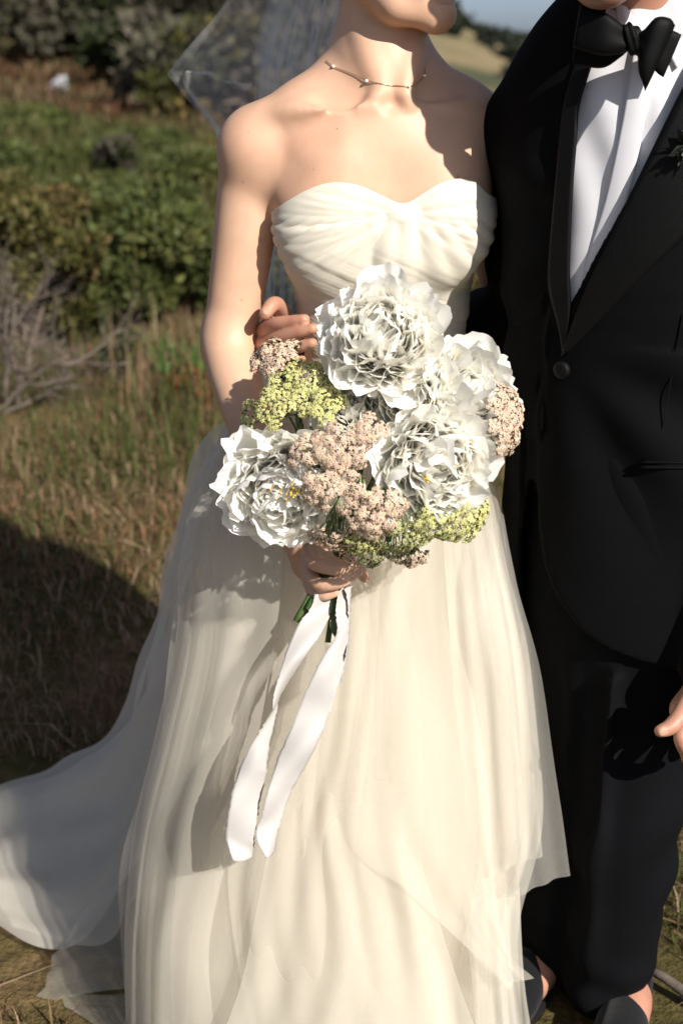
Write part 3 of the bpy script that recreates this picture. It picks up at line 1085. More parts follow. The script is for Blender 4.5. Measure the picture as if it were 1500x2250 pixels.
# the left front laps over the right one
lap = XZ([(1216, 700), (1214, 800), (1203, 880), (1195, 960), (1194, 1080), (1202, 1200), (1216, 1280), (1245, 1350), (1290, 1412), (1345, 1440), (1420, 1456), (1900, 1470), (1900, 150), (1520, 150), (1380, 440), (1262, 690)], 1.80)
sh2 = np.maximum(outer - .006, -(outer + .004))
dl = np.maximum(np.maximum(poly_sdf(g[0][:, 0, :], g[2][0, 0, :][None, :], lap)[:, None, :], front), hem - g[2])
jv.D = np.minimum(jv.D, np.maximum(sh2, dl))
jo = jv.copy(); jo.D = outer - .006
# sleeves, closed solids ending at the cuffs
jv.chain([W(1165, 280, 2.04), W(1158, 420, 2.06), W(1148, 600, 2.09), W(1110, 690, 2.14), W(1000, 735, 2.23), W(860, 762, 2.285), W(730, 765, 2.25), W(650, 755, 2.18)],
         [.058, .060, .056, .054, .050, .045, .041, .038], .02)
jv.chain([W(1648, 280, 1.855), W(1690, 560, 1.87), W(1692, 820, 1.87), W(1612, 1250, 1.79), W(1560, 1465, 1.755)], [.066, .064, .060, .052, .042], .02)
V, F = jv.mesh(1)
N = vnormals(V, F)
# drag folds from the button, soft cloth undulation
bt = W(1236, 812, 1.77)
rx, rz = V[:, 0] - bt[0], V[:, 2] - bt[2]
rr_ = np.sqrt(rx ** 2 + rz ** 2)
ang = np.arctan2(rz, rx)
dragw = sstep(.04, .16, rr_) * sstep(.60, .25, rr_) * (rz < .02) * (V[:, 1] < 1.93)
fo = .0062 * np.sin(ang * 9 + 6 * rr_ + .8 + 1.6 * vnoise(V, 5)) * dragw
arm = (V[:, 0] < W(1172, 500, 2.05)[0]) & (V[:, 2] > .95)
fo = fo + arm * .004 * np.sin((V[:, 2] + .5 * V[:, 0]) * 48 + 5 * vnoise(V, 6)) * sstep(1.45, 1.25, V[:, 2])
fo = fo + .004 * vnoise(V, 9)
V = V + N * fo[:, None]
jacket = gobj('jacket', V, F, M_wool)
# lapels, faced in grosgrain
V, F = strip(jo, [(1300, 10), (1268, 120), (1238, 228), (1226, 330), (1214, 460), (1204, 580), (1206, 640), (1226, 720), (1234, 770)],
             [(1330, 10), (1300, 130), (1270, 228), (1264, 300), (1256, 400), (1250, 520), (1248, 600), (1250, 680), (1242, 772)], 44, 8, .0005, .0006, thick=.0009)
gobj('lapel', V, F, M_grosgrain, jacket)
V, F = strip(jo, [(1590, 10), (1530, 130), (1480, 228), (1410, 372), (1330, 540), (1280, 650), (1232, 780)],
             [(1700, 60), (1680, 240), (1640, 420), (1530, 500), (1420, 600), (1330, 690), (1238, 784)], 44, 12, .0015, .001, thick=.001)
gobj('lapel', V, F, M_grosgrain, jacket)
# covered button, flap-less jetted pocket, dart seam
bp = drape(jo, [(1236, 812)], .002)[0]
bn = jo.grad(bp[None])[0]
Vt, Ft = tube([bp - bn * .002, bp + bn * .002, bp + bn * .0055, bp + bn * .0075, bp + bn * .0085], [.0112, .0122, .0118, .0085, .003], 18)
gobj('button', Vt, Ft, M_grosgrain, jacket)
V, F = strip(jo, [(1405, 1012), (1520, 1014), (1640, 1020)], [(1405, 1018), (1520, 1020), (1640, 1026)], 16, 4, .0065, .0015)
gobj('pocket_jetting', V, F, M_satin_blk, jacket)
V, F = strip(jo, [(1405, 1022), (1520, 1024), (1640, 1030)], [(1405, 1030), (1520, 1032), (1640, 1038)], 16, 4, .0065, .0015)
gobj('pocket_jetting', V, F, M_satin_blk, jacket)
P = drape(jo, smooth_curve([(1500, 690), (1478, 800), (1462, 900), (1440, 1004)], 30), .0045)
Vt, Ft = tube(P, .0009, 6)
gobj('dart_seam', Vt, Ft, M_grosgrain, jacket)

# --- bow tie, hand-tied and slightly undone
def wing(name, top, bot, thick, parent, n=22, m=14, puff=1.0, dyb=0.0):
    """puffed loop of satin between two edges (photo x, y, depth)"""
    A = smooth_curve([W(*p) for p in top], n)
    B = smooth_curve([W(*p) for p in bot], n)
    t = np.linspace(0, 1, m)
    u = np.linspace(0, 1, n)
    P = A[:, None] * (1 - t)[None, :, None] + B[:, None] * t[None, :, None]
    prof = np.sqrt(np.clip(1 - (2 * t - 1) ** 2, 0, 1)) ** .8
    ridge = .0030 * np.sin(t * 9 + 1)[None, :] * (1 - u)[:, None] ** 2
    th = thick * (.35 + .65 * np.sin(np.pi * np.clip(u, 0.05, .97)) ** .5)[:, None] * prof[None, :] + .0009
    top_ = P.copy(); top_[..., 1] -= th + ridge * prof
    bot_ = P.copy(); bot_[..., 1] += th * .6
    nv = n * m
    F = grid_faces(n, m)
    rim = np.array([i * m for i in range(n)] + [(n - 1) * m + j for j in range(1, m)] + [i * m + m - 1 for i in range(n - 2, -1, -1)] + [j for j in range(m - 2, 0, -1)])
    r2 = np.roll(rim, -1)
    V2 = np.vstack([top_.reshape(-1, 3), bot_.reshape(-1, 3)])
    return gobj(name, V2, [np.vstack([F, F[:, ::-1] + nv, np.stack([r2, rim, rim + nv, r2 + nv], 1)])], M_satin_blk, parent)


kn = W(1388, 84, 1.775)
bow = empty('bow_tie', groom.location, None)
bow.parent = groom
bow.location = (0, 0, 0)


def bobj(o):
    o.matrix_parent_inverse = GINV
    return o


bobj(wing('loop', [(1396, 70, 1.780), (1372, 58, 1.775), (1330, 28, 1.772), (1274, 10, 1.785)], [(1394, 96, 1.780), (1372, 116, 1.775), (1318, 122, 1.772), (1258, 104, 1.785)], .007, bow))
bobj(wing('blade', [(1390, 80, 1.790), (1360, 84, 1.800), (1310, 76, 1.805), (1262, 74, 1.81)], [(1390, 100, 1.790), (1362, 126, 1.800), (1320, 150, 1.805), (1258, 140, 1.81)], .004, bow))
bobj(wing('loop', [(1384, 74, 1.778), (1412, 66, 1.766), (1440, 38, 1.758), (1470, 40, 1.758), (1482, 56, 1.762)], [(1384, 98, 1.778), (1398, 116, 1.768), (1402, 158, 1.760), (1412, 186, 1.758), (1416, 200, 1.760)], .006, bow))
bobj(wing('blade', [(1388, 78, 1.788), (1420, 74, 1.784), (1470, 66, 1.780), (1496, 76, 1.780)], [(1388, 100, 1.788), (1410, 120, 1.784), (1440, 158, 1.780), (1456, 170, 1.780)], .003, bow))
kv = Vol(kn - .035, kn + .035, .0022)
kv.ell(kn, (.0125, .012, .0145), .004)
kv.cone(kn + np.array((-.006, -.004, .010)), kn + np.array((.004, -.004, -.012)), .008, .0085, .004)
V, F = kv.mesh(1)
V = V + vnormals(V, F) * (.0012 * np.sin(V[:, 0] * 700 + V[:, 2] * 250))[:, None]
bobj(gobj('knot', V, F, M_satin_blk, bow))
P = smooth_curve([ca + np.array((.066 * math.sin(a), -.066 * math.cos(a), .008 - .012 * max(0, math.cos(a)))) for a in np.linspace(.25, 2 * math.pi - .25, 20)], 60)
Vt, Ft = tube(P, .006, 6)
bobj(gobj('neck_band', Vt, Ft, M_satin_blk, bow))
# boutonniere of dark leaves at the lapel's edge of view
lfp = drape(jo, [(1512, 318)], .012)[0]
parts_ = []
for i in range(46):
    a = random.uniform(0, 6.28); e = random.uniform(-.2, 1.0)
    d = np.array((math.cos(a) * math.cos(e), -abs(math.sin(e)) * .6 - .1, math.sin(a) * math.cos(e)))
    d /= np.linalg.norm(d)
    s_ = np.cross(d, rng.normal(size=3)); s_ /= np.linalg.norm(s_)
    L_ = random.uniform(.014, .030); w_ = L_ * .22
    Vq = np.array([lfp, lfp + d * L_ * .5 + s_ * w_, lfp + d * L_, lfp + d * L_ * .5 - s_ * w_])
    parts_.append((Vq, [np.array([(0, 1, 2, 3)])]))
V, F = joinVF(parts_)
bt_o = gobj('boutonniere', V, F, m_simple('dark leaf', (.012, .016, .012), .6, .3), jacket)
lf = []
for i in range(9):
    p = lfp + np.array((random.uniform(-.012, .006), -.016, random.uniform(-.014, .018)))
    Vt, Ft = tube([p, p + np.array((.001, -.003, .001))], [.0016, .0008], 6)
    lf.append((Vt, Ft))
V, F = joinVF(lf)
gobj('small_flowers', V, F, m_simple('white floret', (.7, .7, .68), .7), bt_o)

# --- shoes: velvet slippers, bare insteps
def shoe(name, heel, toe, parent):
    heel = np.array(heel, float); toe = np.array(toe, float)
    d = toe - heel; L_ = np.linalg.norm(d); d /= L_
    s_ = np.array((-d[1], d[0], 0))
    v = Vol(np.minimum(heel, toe) - .09, np.maximum(heel, toe) + .11, .0045)
    v.chain([heel + (0, 0, .035), heel + d * L_ * .35 + (0, 0, .038), heel + d * L_ * .7 + (0, 0, .034), heel + d * L_ * .93 + (0, 0, .026)], [.036, .038, .044, .030], .02)
    v.chain([heel + (0, 0, .055), heel + d * L_ * .2 + (0, 0, .045)], [.034, .034], .02)
    sl, g = v.sl((-9, -9, -9), (9, 9, 9))
    # flat sole, foot opening
    v.D = np.maximum(v.D, .004 - g[2])
    op = heel + d * L_ * .16
    v.ell(op + (0, 0, .088), (.046, .046, .036), .01, None, 's')
    V, F = v.mesh(1)
    o = gobj(name, V, F, M_velvet)
    Ps = [heel + d * (L_ * t - .036) + s_ * w for t, w in []]
    # sole edge
    out = []
    for a in np.linspace(0, 2 * math.pi, 40, endpoint=False):
        u = .5 - .5 * math.cos(a)
        wdt = .040 * (math.sin(a))
        wdt *= 1.0 + .18 * math.sin(math.pi * u) * (1 if u > .5 else -.2)
        out.append(heel + d * (-.036 + (L_ * .93 + .068) * u) + s_ * wdt)
    out = np.array(out)
    Vs = np.vstack([out + (0, 0, .001), out + (0, 0, .012)])
    n = len(out)
    Fq = np.array([(i, (i + 1) % n, n + (i + 1) % n, n + i) for i in range(n)])
    cap = np.array([(n, n + i, n + i + 1) for i in range(1, n - 1)] + [(0, i + 1, i) for i in range(1, n - 1)])
    gobj('sole', Vs, [Fq, cap], M_leather, o)
    return o


shoe('shoe', (.462, 1.945, 0), (.395, 1.705, 0), groom)
shoe('shoe', (.345, 2.05, 0), (.235, 1.84, 0), groom)
# ------------------------------------------------------------------ the gown (worn by the bride)
BINV = body_b.matrix_parent_inverse
gown = empty('gown', (0, 0, 0))
gown.parent = bride


def dobj(name, V, F, m, parent=None, uv=None):
    o = obj(name, mesh_from(name, V, F, m, uv=uv), parent or gown)
    if parent is None or parent is gown: o.matrix_parent_inverse = BINV
    return o


# --- bodice: tulle gathered to a knot at the centre front, fitted to the torso
ax0 = np.array((W(846, 560, 2.08)[0], 2.085))
NT, NZ = 300, 120
neckline = [(560, 470), (610, 462), (640, 441), (665, 425), (700, 408), (740, 400), (790, 407), (840, 429), (884, 447), (925, 425), (965, 401), (1005, 392), (1040, 402), (1066, 428), (1085, 448)]
ths, zts = [], []
for (x, y) in neckline:
    a = W(x, y, 1.8)
    d = a - np.array((0, 0, CAM_H)); d /= np.linalg.norm(d)
    p = tv.cast(a[None], d, .45)[0]
    if abs(tv.samp(p[None])[0]) > .004:
        p = W(x, y, 2.085)
    ths.append(math.atan2(p[0] - ax0[0], -(p[1] - ax0[1])))
    zts.append(p[2])
order = np.argsort(ths)
ths, zts = np.array(ths)[order], np.array(zts)[order]
zb = W(846, 478, 2.08)[2]
keep_ = np.concatenate([[True], np.diff(ths) > .03])
ths, zts = ths[keep_], zts[keep_]
th = np.linspace(-math.pi, math.pi, NT, endpoint=False)
nc_ = smooth_curve(np.stack([np.concatenate([[-math.pi, -2.2], ths, [2.2, math.pi]]), np.concatenate([[zb, zb], zts, [zb, zb]])], 1), 600)
print('NECK', np.round(ths, 2), np.round(zts, 3))
ztop = np.interp(th, nc_[:, 0], nc_[:, 1])
for _ in range(3): ztop = (ztop * 2 + np.roll(ztop, 1) + np.roll(ztop, -1)) / 4
zbot = W(846, 815, 2.08)[2]
tt = np.linspace(0, 1, NZ)
TH, TT = np.meshgrid(th, tt, indexing='ij')
Z = ztop[:, None] * (1 - TT) + zbot * TT
dirs = np.stack([np.sin(TH), -np.cos(TH), np.zeros_like(TH)], -1)
P0 = np.stack([ax0[0] + .34 * dirs[..., 0], ax0[1] + .34 * dirs[..., 1], Z], -1)
hit = tv.cast(P0.reshape(-1, 3), -dirs.reshape(-1, 3), .34).reshape(NT, NZ, 3)
rad = np.hypot(hit[..., 0] - ax0[0], hit[..., 1] - ax0[1])
# cloth bridges the hollow between the breasts: local convex envelope of every row
env = rad.copy()
for k in range(1, 36):
    for s1 in (k,):
        a = np.roll(rad, s1, 0); b = np.roll(rad, -s1, 0)
        dth = k * (th[1] - th[0])
        chord = a * b * math.sin(2 * dth) / ((a + b) * math.sin(dth) + 1e-9)   # chord of a,b on the middle ray
        env = np.maximum(env, chord)
rad = rad + (env - rad) * .92
for _ in range(2):
    rad = (rad + .5 * np.roll(rad, 1, 0) + .5 * np.roll(rad, -1, 0)) / 2
base = np.stack([ax0[0] + rad * dirs[..., 0], ax0[1] + rad * dirs[..., 1], Z], -1)
knot = W(886, 470, 1.96)
X = base[..., 0] - knot[0]
Zr = base[..., 2] - knot[2]
rk = np.hypot(X, Zr)
ang = np.arctan2(Zr, np.abs(X))
leftside = X < 0
wob = vnoise(base, 14) * .35 + vnoise(base + 9, 5) * .5


def drapes(x, hard=.8):
    """overlapping soft folds: slow rise, quick tuck under the next fold"""
    f = x - np.floor(x)
    return f * (1 - sstep(hard, 1, f))


pl = drapes(ang * 2.9 + .25 * wob + np.where(leftside, .3, .75), .86) * .0028 + drapes(ang * 7.3 + .5 * wob, .8) * .0010 + .0003 * np.sin(ang * 70 + 3 * wob)
pl = pl * sstep(.004, .05, rk) * sstep(-1.25, -.6, ang)
# lower wrap: folds sweep down to her right
sweep = (base[..., 2] + .42 * base[..., 0]) * 27
lowm = sstep(-.03, -.10, Zr)
pl2 = drapes(-sweep * .7 + .4 * wob, .86) * .0028 + drapes(-sweep * 1.9 + .6 * wob, .8) * .0010 + .0003 * np.sin(sweep * 40 + 3 * wob)
pl = pl * (1 - lowm) + pl2 * lowm
# the gathered knot itself and the fall of tulle under it
pl += .008 * np.exp(-(X / .014) ** 2 - (Zr / .012) ** 2) - .003 * np.exp(-((np.abs(X) - .024) / .010) ** 2 - (Zr / .020) ** 2)
pl += sstep(.0, -.02, Zr) * sstep(-.16, -.06, Zr) * (.004 * np.exp(-((X + .05 * Zr) / (.012 - .20 * np.minimum(Zr, 0))) ** 2) + .0013 * np.sin(X / (.012 - .16 * np.minimum(Zr, 0)) * 4))
frontm = (np.cos(TH) > -.3)
off = .003 + pl * np.where(frontm, 1, .6)
off = .0035 + (off - .0035) * np.clip(TT * 12, 0, 1)
bp_ = base + dirs * off[..., None]
Vb = bp_.reshape(-1, 3)
bod = dobj('bodice', Vb, grid_faces(NT, NZ, True), M_bodice)
md = bod.modifiers.new('thick', 'SOLIDIFY'); md.thickness = .004; md.offset = -1
md = bod.modifiers.new('sub', 'SUBSURF'); md.levels = 1; md.render_levels = 1

# --- skirt
SK = [  # photo y, left x, right x, centre depth, front reach, back reach
    (790, 652, 1042, 2.085, .086, .090), (850, 622, 1052, 2.072, .10, .11), (920, 500, 1066, 2.05, .12, .15), (1000, 455, 1088, 2.02, .13, .19),
    (1180, 392, 1118, 1.975, .115, .26), (1400, 378, 1166, 1.925, .125, .34), (1600, 335, 1190, 1.885, .15, .40), (1800, 288, 1200, 1.865, .165, .44),
    (2000, 268, 1150, 1.855, .18, .46), (2130, 266, 1150, 1.85, .19, .46), (2262, 268, 1160, 1.85, .20, .46)]
SKA = np.array(SK, float)


def skirt(name, m, shrink, amp, nf, seed, drift=.5, t0=0.0, t1=1.0, nth=420, nv=90, z_add=0.0, left_in=0, span=None, over=0.0):
    r = np.random.default_rng(seed)
    v = np.linspace(t0, t1, nv)
    rows = smooth_curve(SKA, 400)
    u = np.linspace(0, 1, 400)
    rw = np.stack([np.interp(v, u, rows[:, i]) for i in range(6)], 1)
    th = np.linspace(-math.pi, math.pi, nth, endpoint=False) if span is None else np.linspace(span[0], span[1], nth)
    ph = r.random(8) * 6.28
    Vv = np.zeros((nth, nv, 3))
    for j in range(nv):
        py, xl, xr, yc, rf, rb = rw[j]
        L_ = W(xl + left_in, py, yc); R_ = W(xr, py, yc)
        cx = (L_[0] + R_[0]) / 2; rx = (R_[0] - L_[0]) / 2
        t = v[j]
        s_ = shrink * (.15 + .85 * sstep(0, .35, t))
        gx = np.sin(th); gy = -np.cos(th)
        ry = np.where(gy < 0, rf, rb)
        wv = drift * t
        warp = .25 * np.sin(2 * th + ph[0]) + .18 * np.sin(3 * th + ph[1] + 1.3 * t) + .12 * np.sin(5 * th + ph[2] + 2 * t)
        a1 = nf * (th + warp) + ph[3] + wv
        mod = np.clip(.5 + .55 * np.sin(3 * th + ph[6] + 2.2 * t) + .45 * np.sin(7 * th + ph[7] - 1.1 * t), 0, 1.3)
        grow = .10 + .90 * sstep(.04, .6, t)
        thx = th + over / nf * mod * np.sin(a1) * sstep(.10, .55, t)      # cloth folding over itself
        fo = -(.5 - .5 * np.cos(a1)) * (.25 + mod) * amp * grow - .20 * amp * grow * (.5 - .5 * np.sin(nf * 2.1 * (th + warp * .6) + ph[4] - wv * 1.7))
        gx = np.sin(thx); gy = -np.cos(thx)
        ry = np.where(gy < 0, rf, rb)
        fine = np.sin(nf * 5 * th + ph[1] + 4 * warp) * .0012 * (1 - sstep(.0, .3, t))
        k = fo + fine
        nn = np.stack([gx * ry, gy * rx], 1); nn /= np.linalg.norm(nn, axis=1)[:, None]
        x = cx + (rx - s_) * gx + nn[:, 0] * k
        y = yc + (ry - s_) * gy + nn[:, 1] * k
        Vv[:, j, 0] = x; Vv[:, j, 1] = y
        Vv[:, j, 2] = max(.006, L_[2]) + z_add + .012 * t * np.sin(7 * th + ph[2]) * (t > .8)
    Vv[..., 2] = np.maximum(Vv[..., 2], .008)
    return dobj(name, Vv.reshape(-1, 3), grid_faces(nth, nv, span is None), m)


skirt('lining', M_lining, .075, .012, 6, 1, t0=0)
skirt('tulle_layer', M_tulle2, .034, .013, 17, 2, .8, over=1.9, nth=640)
skirt('tulle_layer', M_tulle, .018, .013, 13, 3, -.6, over=2.0, nth=640)
skirt('tulle_layer', M_tulle, .004, .015, 9, 4, .9, over=1.8, nth=640)


def bsheet(name, rows, m, nu=40, nv=40, rip=.0, rf=(6, 2), seed=0, cloth=.006):
    """free-hanging tulle: control rows (photo x, y, depth), ripple across"""
    Rw = np.array([smooth_curve([W(*p) for p in r], nv) for r in rows])
    C_ = np.array([smooth_curve(Rw[:, j], nu) for j in range(nv)]).transpose(1, 0, 2)   # nu, nv, 3
    du = np.gradient(C_, axis=0); dv_ = np.gradient(C_, axis=1)
    n = np.cross(du, dv_); n /= np.linalg.norm(n, axis=-1, keepdims=True) + 1e-9
    r = np.random.default_rng(seed); ph = r.random(6) * 6.28
    u = np.linspace(0, 1, nu)[:, None]; v = np.linspace(0, 1, nv)[None, :]
    w = np.sin(rf[0] * 6.28 * v + rf[1] * u * 3 + ph[0] + 1.2 * np.sin(3 * u + 4 * v + ph[1])) * .6 + .4 * np.sin(rf[0] * 2.3 * 6.28 * v + ph[2] + 3 * u)
    env_ = np.minimum(1, np.minimum(u * 5, 1) + .15)
    C_ = C_ + n * (rip * w * env_ + cloth * vnoise(C_ + seed, 9))[..., None]
    C_[..., 2] = np.maximum(C_[..., 2], .006)
    return dobj(name, C_.reshape(-1, 3), grid_faces(nu, nv), m)


M_train = m_thin('layered ivory tulle', (.84, .79, .69), .60, .40, .8, var=.02)
# right-hand sheer flounce that blows over his leg
bsheet('tulle_panel', [
    [(990, 960, 2.06), (1040, 980, 2.06), (1084, 1010, 2.04)],
    [(1000, 1250, 1.84), (1080, 1260, 1.84), (1134, 1270, 1.86)],
    [(1010, 1500, 1.80), (1110, 1500, 1.80), (1188, 1485, 1.815)],
    [(1040, 1750, 1.775), (1130, 1740, 1.77), (1222, 1720, 1.79)],
    [(1086, 1975, 1.76), (1170, 1955, 1.755), (1253, 1925, 1.775)]], M_tulle3, 50, 40, .007, (1.4, 1.2), 11)
bsheet('tulle_panel', [
    [(960, 1010, 2.02), (1020, 1010, 2.03), (1070, 1020, 2.03)],
    [(980, 1300, 1.81), (1050, 1300, 1.81), (1120, 1290, 1.83)],
    [(1000, 1550, 1.775), (1090, 1550, 1.775), (1160, 1540, 1.79)],
    [(1030, 1800, 1.755), (1110, 1800, 1.755), (1180, 1780, 1.765)],
    [(1055, 1935, 1.745), (1120, 1905, 1.745), (1190, 1880, 1.755)]], M_tulle, 50, 40, .007, (1.6, 1.2), 12)
# front overlay with its slanting hem
bsheet('tulle_panel', [
    [(870, 1060, 1.98), (930, 1050, 1.98), (1010, 1060, 1.99)],
    [(850, 1230, 1.835), (930, 1230, 1.835), (1015, 1230, 1.845)],
    [(800, 1500, 1.745), (915, 1500, 1.735), (1040, 1510, 1.77)],
    [(766, 1832, 1.69), (920, 1720, 1.695), (1075, 1760, 1.74)],
    [(880, 1945, 1.67), (985, 1900, 1.685), (1085, 1960, 1.73)],
    [(1000, 2060, 1.665), (1060, 2040, 1.685), (1110, 2090, 1.72)],
    [(1120, 2178, 1.665), (1135, 2160, 1.685), (1172, 2150, 1.70)]], M_tulle, 60, 40, .005, (1.2, .8), 13, .004)
# lower right hem
bsheet('tulle_panel', [
    [(1000, 1700, 1.86), (1070, 1700, 1.87), (1130, 1760, 1.87)],
    [(1030, 2080, 1.70), (1090, 2070, 1.72), (1145, 2100, 1.74)],
    [(1040, 2270, 1.69), (1110, 2270, 1.71), (1164, 2262, 1.73)]], M_tulle2, 30, 30, .008, (2, 1), 14)
# left front flounces
bsheet('tulle_panel', [
    [(520, 960, 2.08), (560, 960, 2.05), (620, 980, 2.02)],
    [(393, 1190, 1.90), (500, 1220, 1.83), (620, 1250, 1.82)],
    [(386, 1420, 1.86), (480, 1430, 1.78), (600, 1430, 1.78)],
    [(335, 1650, 1.84), (430, 1660, 1.745), (560, 1650, 1.745)],
    [(268, 1880, 1.82), (380, 1900, 1.72), (500, 1880, 1.72)],
    [(264, 2050, 1.82), (350, 2060, 1.70), (460, 2080, 1.70)],
    [(275, 2265, 1.80), (340, 2265, 1.69), (470, 2265, 1.69)]], M_tulle, 70, 44, .007, (1.3, 1.2), 15)
bsheet('tulle_panel', [
    [(640, 1150, 1.95), (740, 1150, 1.93), (840, 1130, 1.95)],
    [(610, 1400, 1.80), (725, 1400, 1.785), (830, 1400, 1.79)],
    [(560, 1650, 1.75), (700, 1650, 1.73), (810, 1640, 1.74)],
    [(500, 1890, 1.72), (640, 1900, 1.69), (780, 1880, 1.70)],
    [(520, 2120, 1.69), (650, 2110, 1.66), (800, 2090, 1.67)],
    [(560, 2290, 1.67), (690, 2290, 1.64), (860, 2290, 1.65)]], M_tulle, 60, 60, .007, (1.8, 1), 16)
bsheet('tulle_panel', [
    [(620, 1560, 1.85), (720, 1560, 1.83), (880, 1560, 1.83)],
    [(600, 1800, 1.73), (720, 1800, 1.71), (900, 1800, 1.715)],
    [(560, 2010, 1.69), (760, 2000, 1.665), (960, 2010, 1.67)],
    [(530, 2160, 1.665), (780, 2150, 1.64), (1010, 2170, 1.655)],
    [(480, 2300, 1.65), (760, 2300, 1.62), (1060, 2300, 1.64)]], M_tulle2, 40, 80, .008, (2.3, 1.5), 17)
# train blown out to the left and lying on the grass
bsheet('train', [
    [(570, 880, 2.13), (570, 930, 2.06), (560, 1000, 2.02)],
    [(458, 1000, 2.13), (450, 1060, 2.05), (450, 1130, 1.99)],
    [(392, 1180, 2.18), (395, 1300, 2.05), (400, 1400, 1.95)],
    [(300, 1480, 2.30), (330, 1650, 2.10), (360, 1800, 1.95)],
    [(238, 1602, 2.36), (262, 1790, 2.14), (290, 1960, 1.99)],
    [(130, 1672, 2.44), (160, 1860, 2.21), (190, 2070, 2.03)],
    [(0, 1728, 2.50), (20, 1880, 2.26), (70, 2078, 2.06)],
    [(-170, 1780, 2.55), (-150, 1880, 2.35), (-100, 1960, 2.20)]], M_train, 70, 50, .014, (1.6, 1.6), 18, .016)
bsheet('train', [
    [(570, 900, 2.16), (570, 950, 2.10), (560, 1020, 2.04)],
    [(462, 1040, 2.16), (455, 1090, 2.09), (448, 1160, 2.02)],
    [(400, 1230, 2.22), (405, 1350, 2.10), (410, 1450, 2.0)],
    [(315, 1520, 2.34), (345, 1690, 2.16), (370, 1840, 2.0)],
    [(230, 1640, 2.42), (260, 1810, 2.2), (300, 1990, 2.03)],
    [(100, 1700, 2.49), (150, 1880, 2.26), (210, 2080, 2.06)],
    [(-60, 1760, 2.55), (-40, 1890, 2.32), (30, 2050, 2.1)]], M_train, 60, 50, .016, (2.1, 1.2), 19, .02)
# corners of the hem on the ground
bsheet('tulle_panel', [
    [(300, 1930, 1.95), (290, 2050, 1.90), (300, 2170, 1.84)],
    [(200, 1985, 2.03), (190, 2080, 1.97), (200, 2180, 1.91)],
    [(130, 2080, 2.03), (110, 2130, 1.99), (78, 2206, 1.945)]], M_tulle, 36, 36, .006, (1.2, 1.0), 20, .006)
bsheet('tulle_panel', [
    [(420, 2150, 1.86), (410, 2210, 1.84), (420, 2290, 1.80)],
    [(280, 2182, 1.90), (270, 2225, 1.88), (280, 2290, 1.84)],
    [(160, 2192, 1.95), (138, 2212, 1.935), (165, 2245, 1.91)]], M_tulle, 36, 36, .006, (1.2, 1.0), 21, .006)

# --- veil, caught by the wind
vat = hc_b - .06 * HB[1] + np.array((-.05, .05, .06))
veil = empty('veil', (0, 0, 0)); veil.parent = bride


def veilsheet(rows, nu, nv, rip, rf, seed):
    o = bsheet('veil_layer', rows, M_veil, nu, nv, rip, rf, seed, .024)
    o.parent = veil; o.matrix_parent_inverse = BINV
    return o


veilsheet([
    [(760, -260, 2.12), (800, -250, 2.12), (830, -240, 2.12)],
    [(600, -120, 2.22), (680, -110, 2.2), (750, -100, 2.18)],
    [(470, 40, 2.30), (600, 40, 2.26), (730, 60, 2.22)],
    [(388, 138, 2.35), (525, 160, 2.30), (702, 170, 2.24)],
    [(364, 164, 2.36), (520, 180, 2.30), (700, 190, 2.24)],
    [(380, 188, 2.36), (522, 205, 2.30), (698, 215, 2.24)],
    [(420, 250, 2.37), (540, 270, 2.31), (680, 280, 2.25)],
    [(484, 345, 2.38), (570, 350, 2.32), (680, 360, 2.26)]], 60, 60, .016, (3, 2), 31)
veilsheet([
    [(770, -260, 2.13), (800, -250, 2.13), (835, -240, 2.13)],
    [(650, -100, 2.22), (720, -100, 2.2), (780, -90, 2.18)],
    [(572, 60, 2.26), (660, 80, 2.23), (750, 80, 2.2)],
    [(560, 260, 2.27), (640, 270, 2.24), (720, 270, 2.21)],
    [(560, 560, 2.27), (630, 560, 2.25), (720, 560, 2.23)],
    [(540, 900, 2.30), (620, 900, 2.28), (720, 900, 2.26)]], 80, 60, .020, (4, 1), 32)
veilsheet([
    [(775, -255, 2.14), (805, -250, 2.14), (835, -240, 2.14)],
    [(660, -90, 2.24), (730, -90, 2.22), (790, -80, 2.2)],
    [(585, 60, 2.29), (670, 80, 2.26), (760, 80, 2.23)],
    [(570, 300, 2.30), (640, 300, 2.27), (740, 300, 2.24)],
    [(575, 900, 2.34), (650, 900, 2.31), (760, 900, 2.29)]], 80, 60, .020, (5, 1), 33)
# ------------------------------------------------------------------ the bouquet
grip = W(738, 1262, 1.770)
bq = empty('bouquet', grip)
tag(bq, 'loose round bouquet of white peonies and pink and yellow yarrow held by the bride', 'bouquet')
QINV = Matrix.Translation(bq.location).inverted()


def qobj(name, V, F, m, parent=None, colors=None, smooth=True):
    o = obj(name, mesh_from(name, V, F, m, colors=colors, smooth=smooth), parent or bq)
    o.matrix_parent_inverse = QINV
    return o


def unit(v):
    v = np.asarray(v, float)
    return v / (np.linalg.norm(v) + 1e-12)


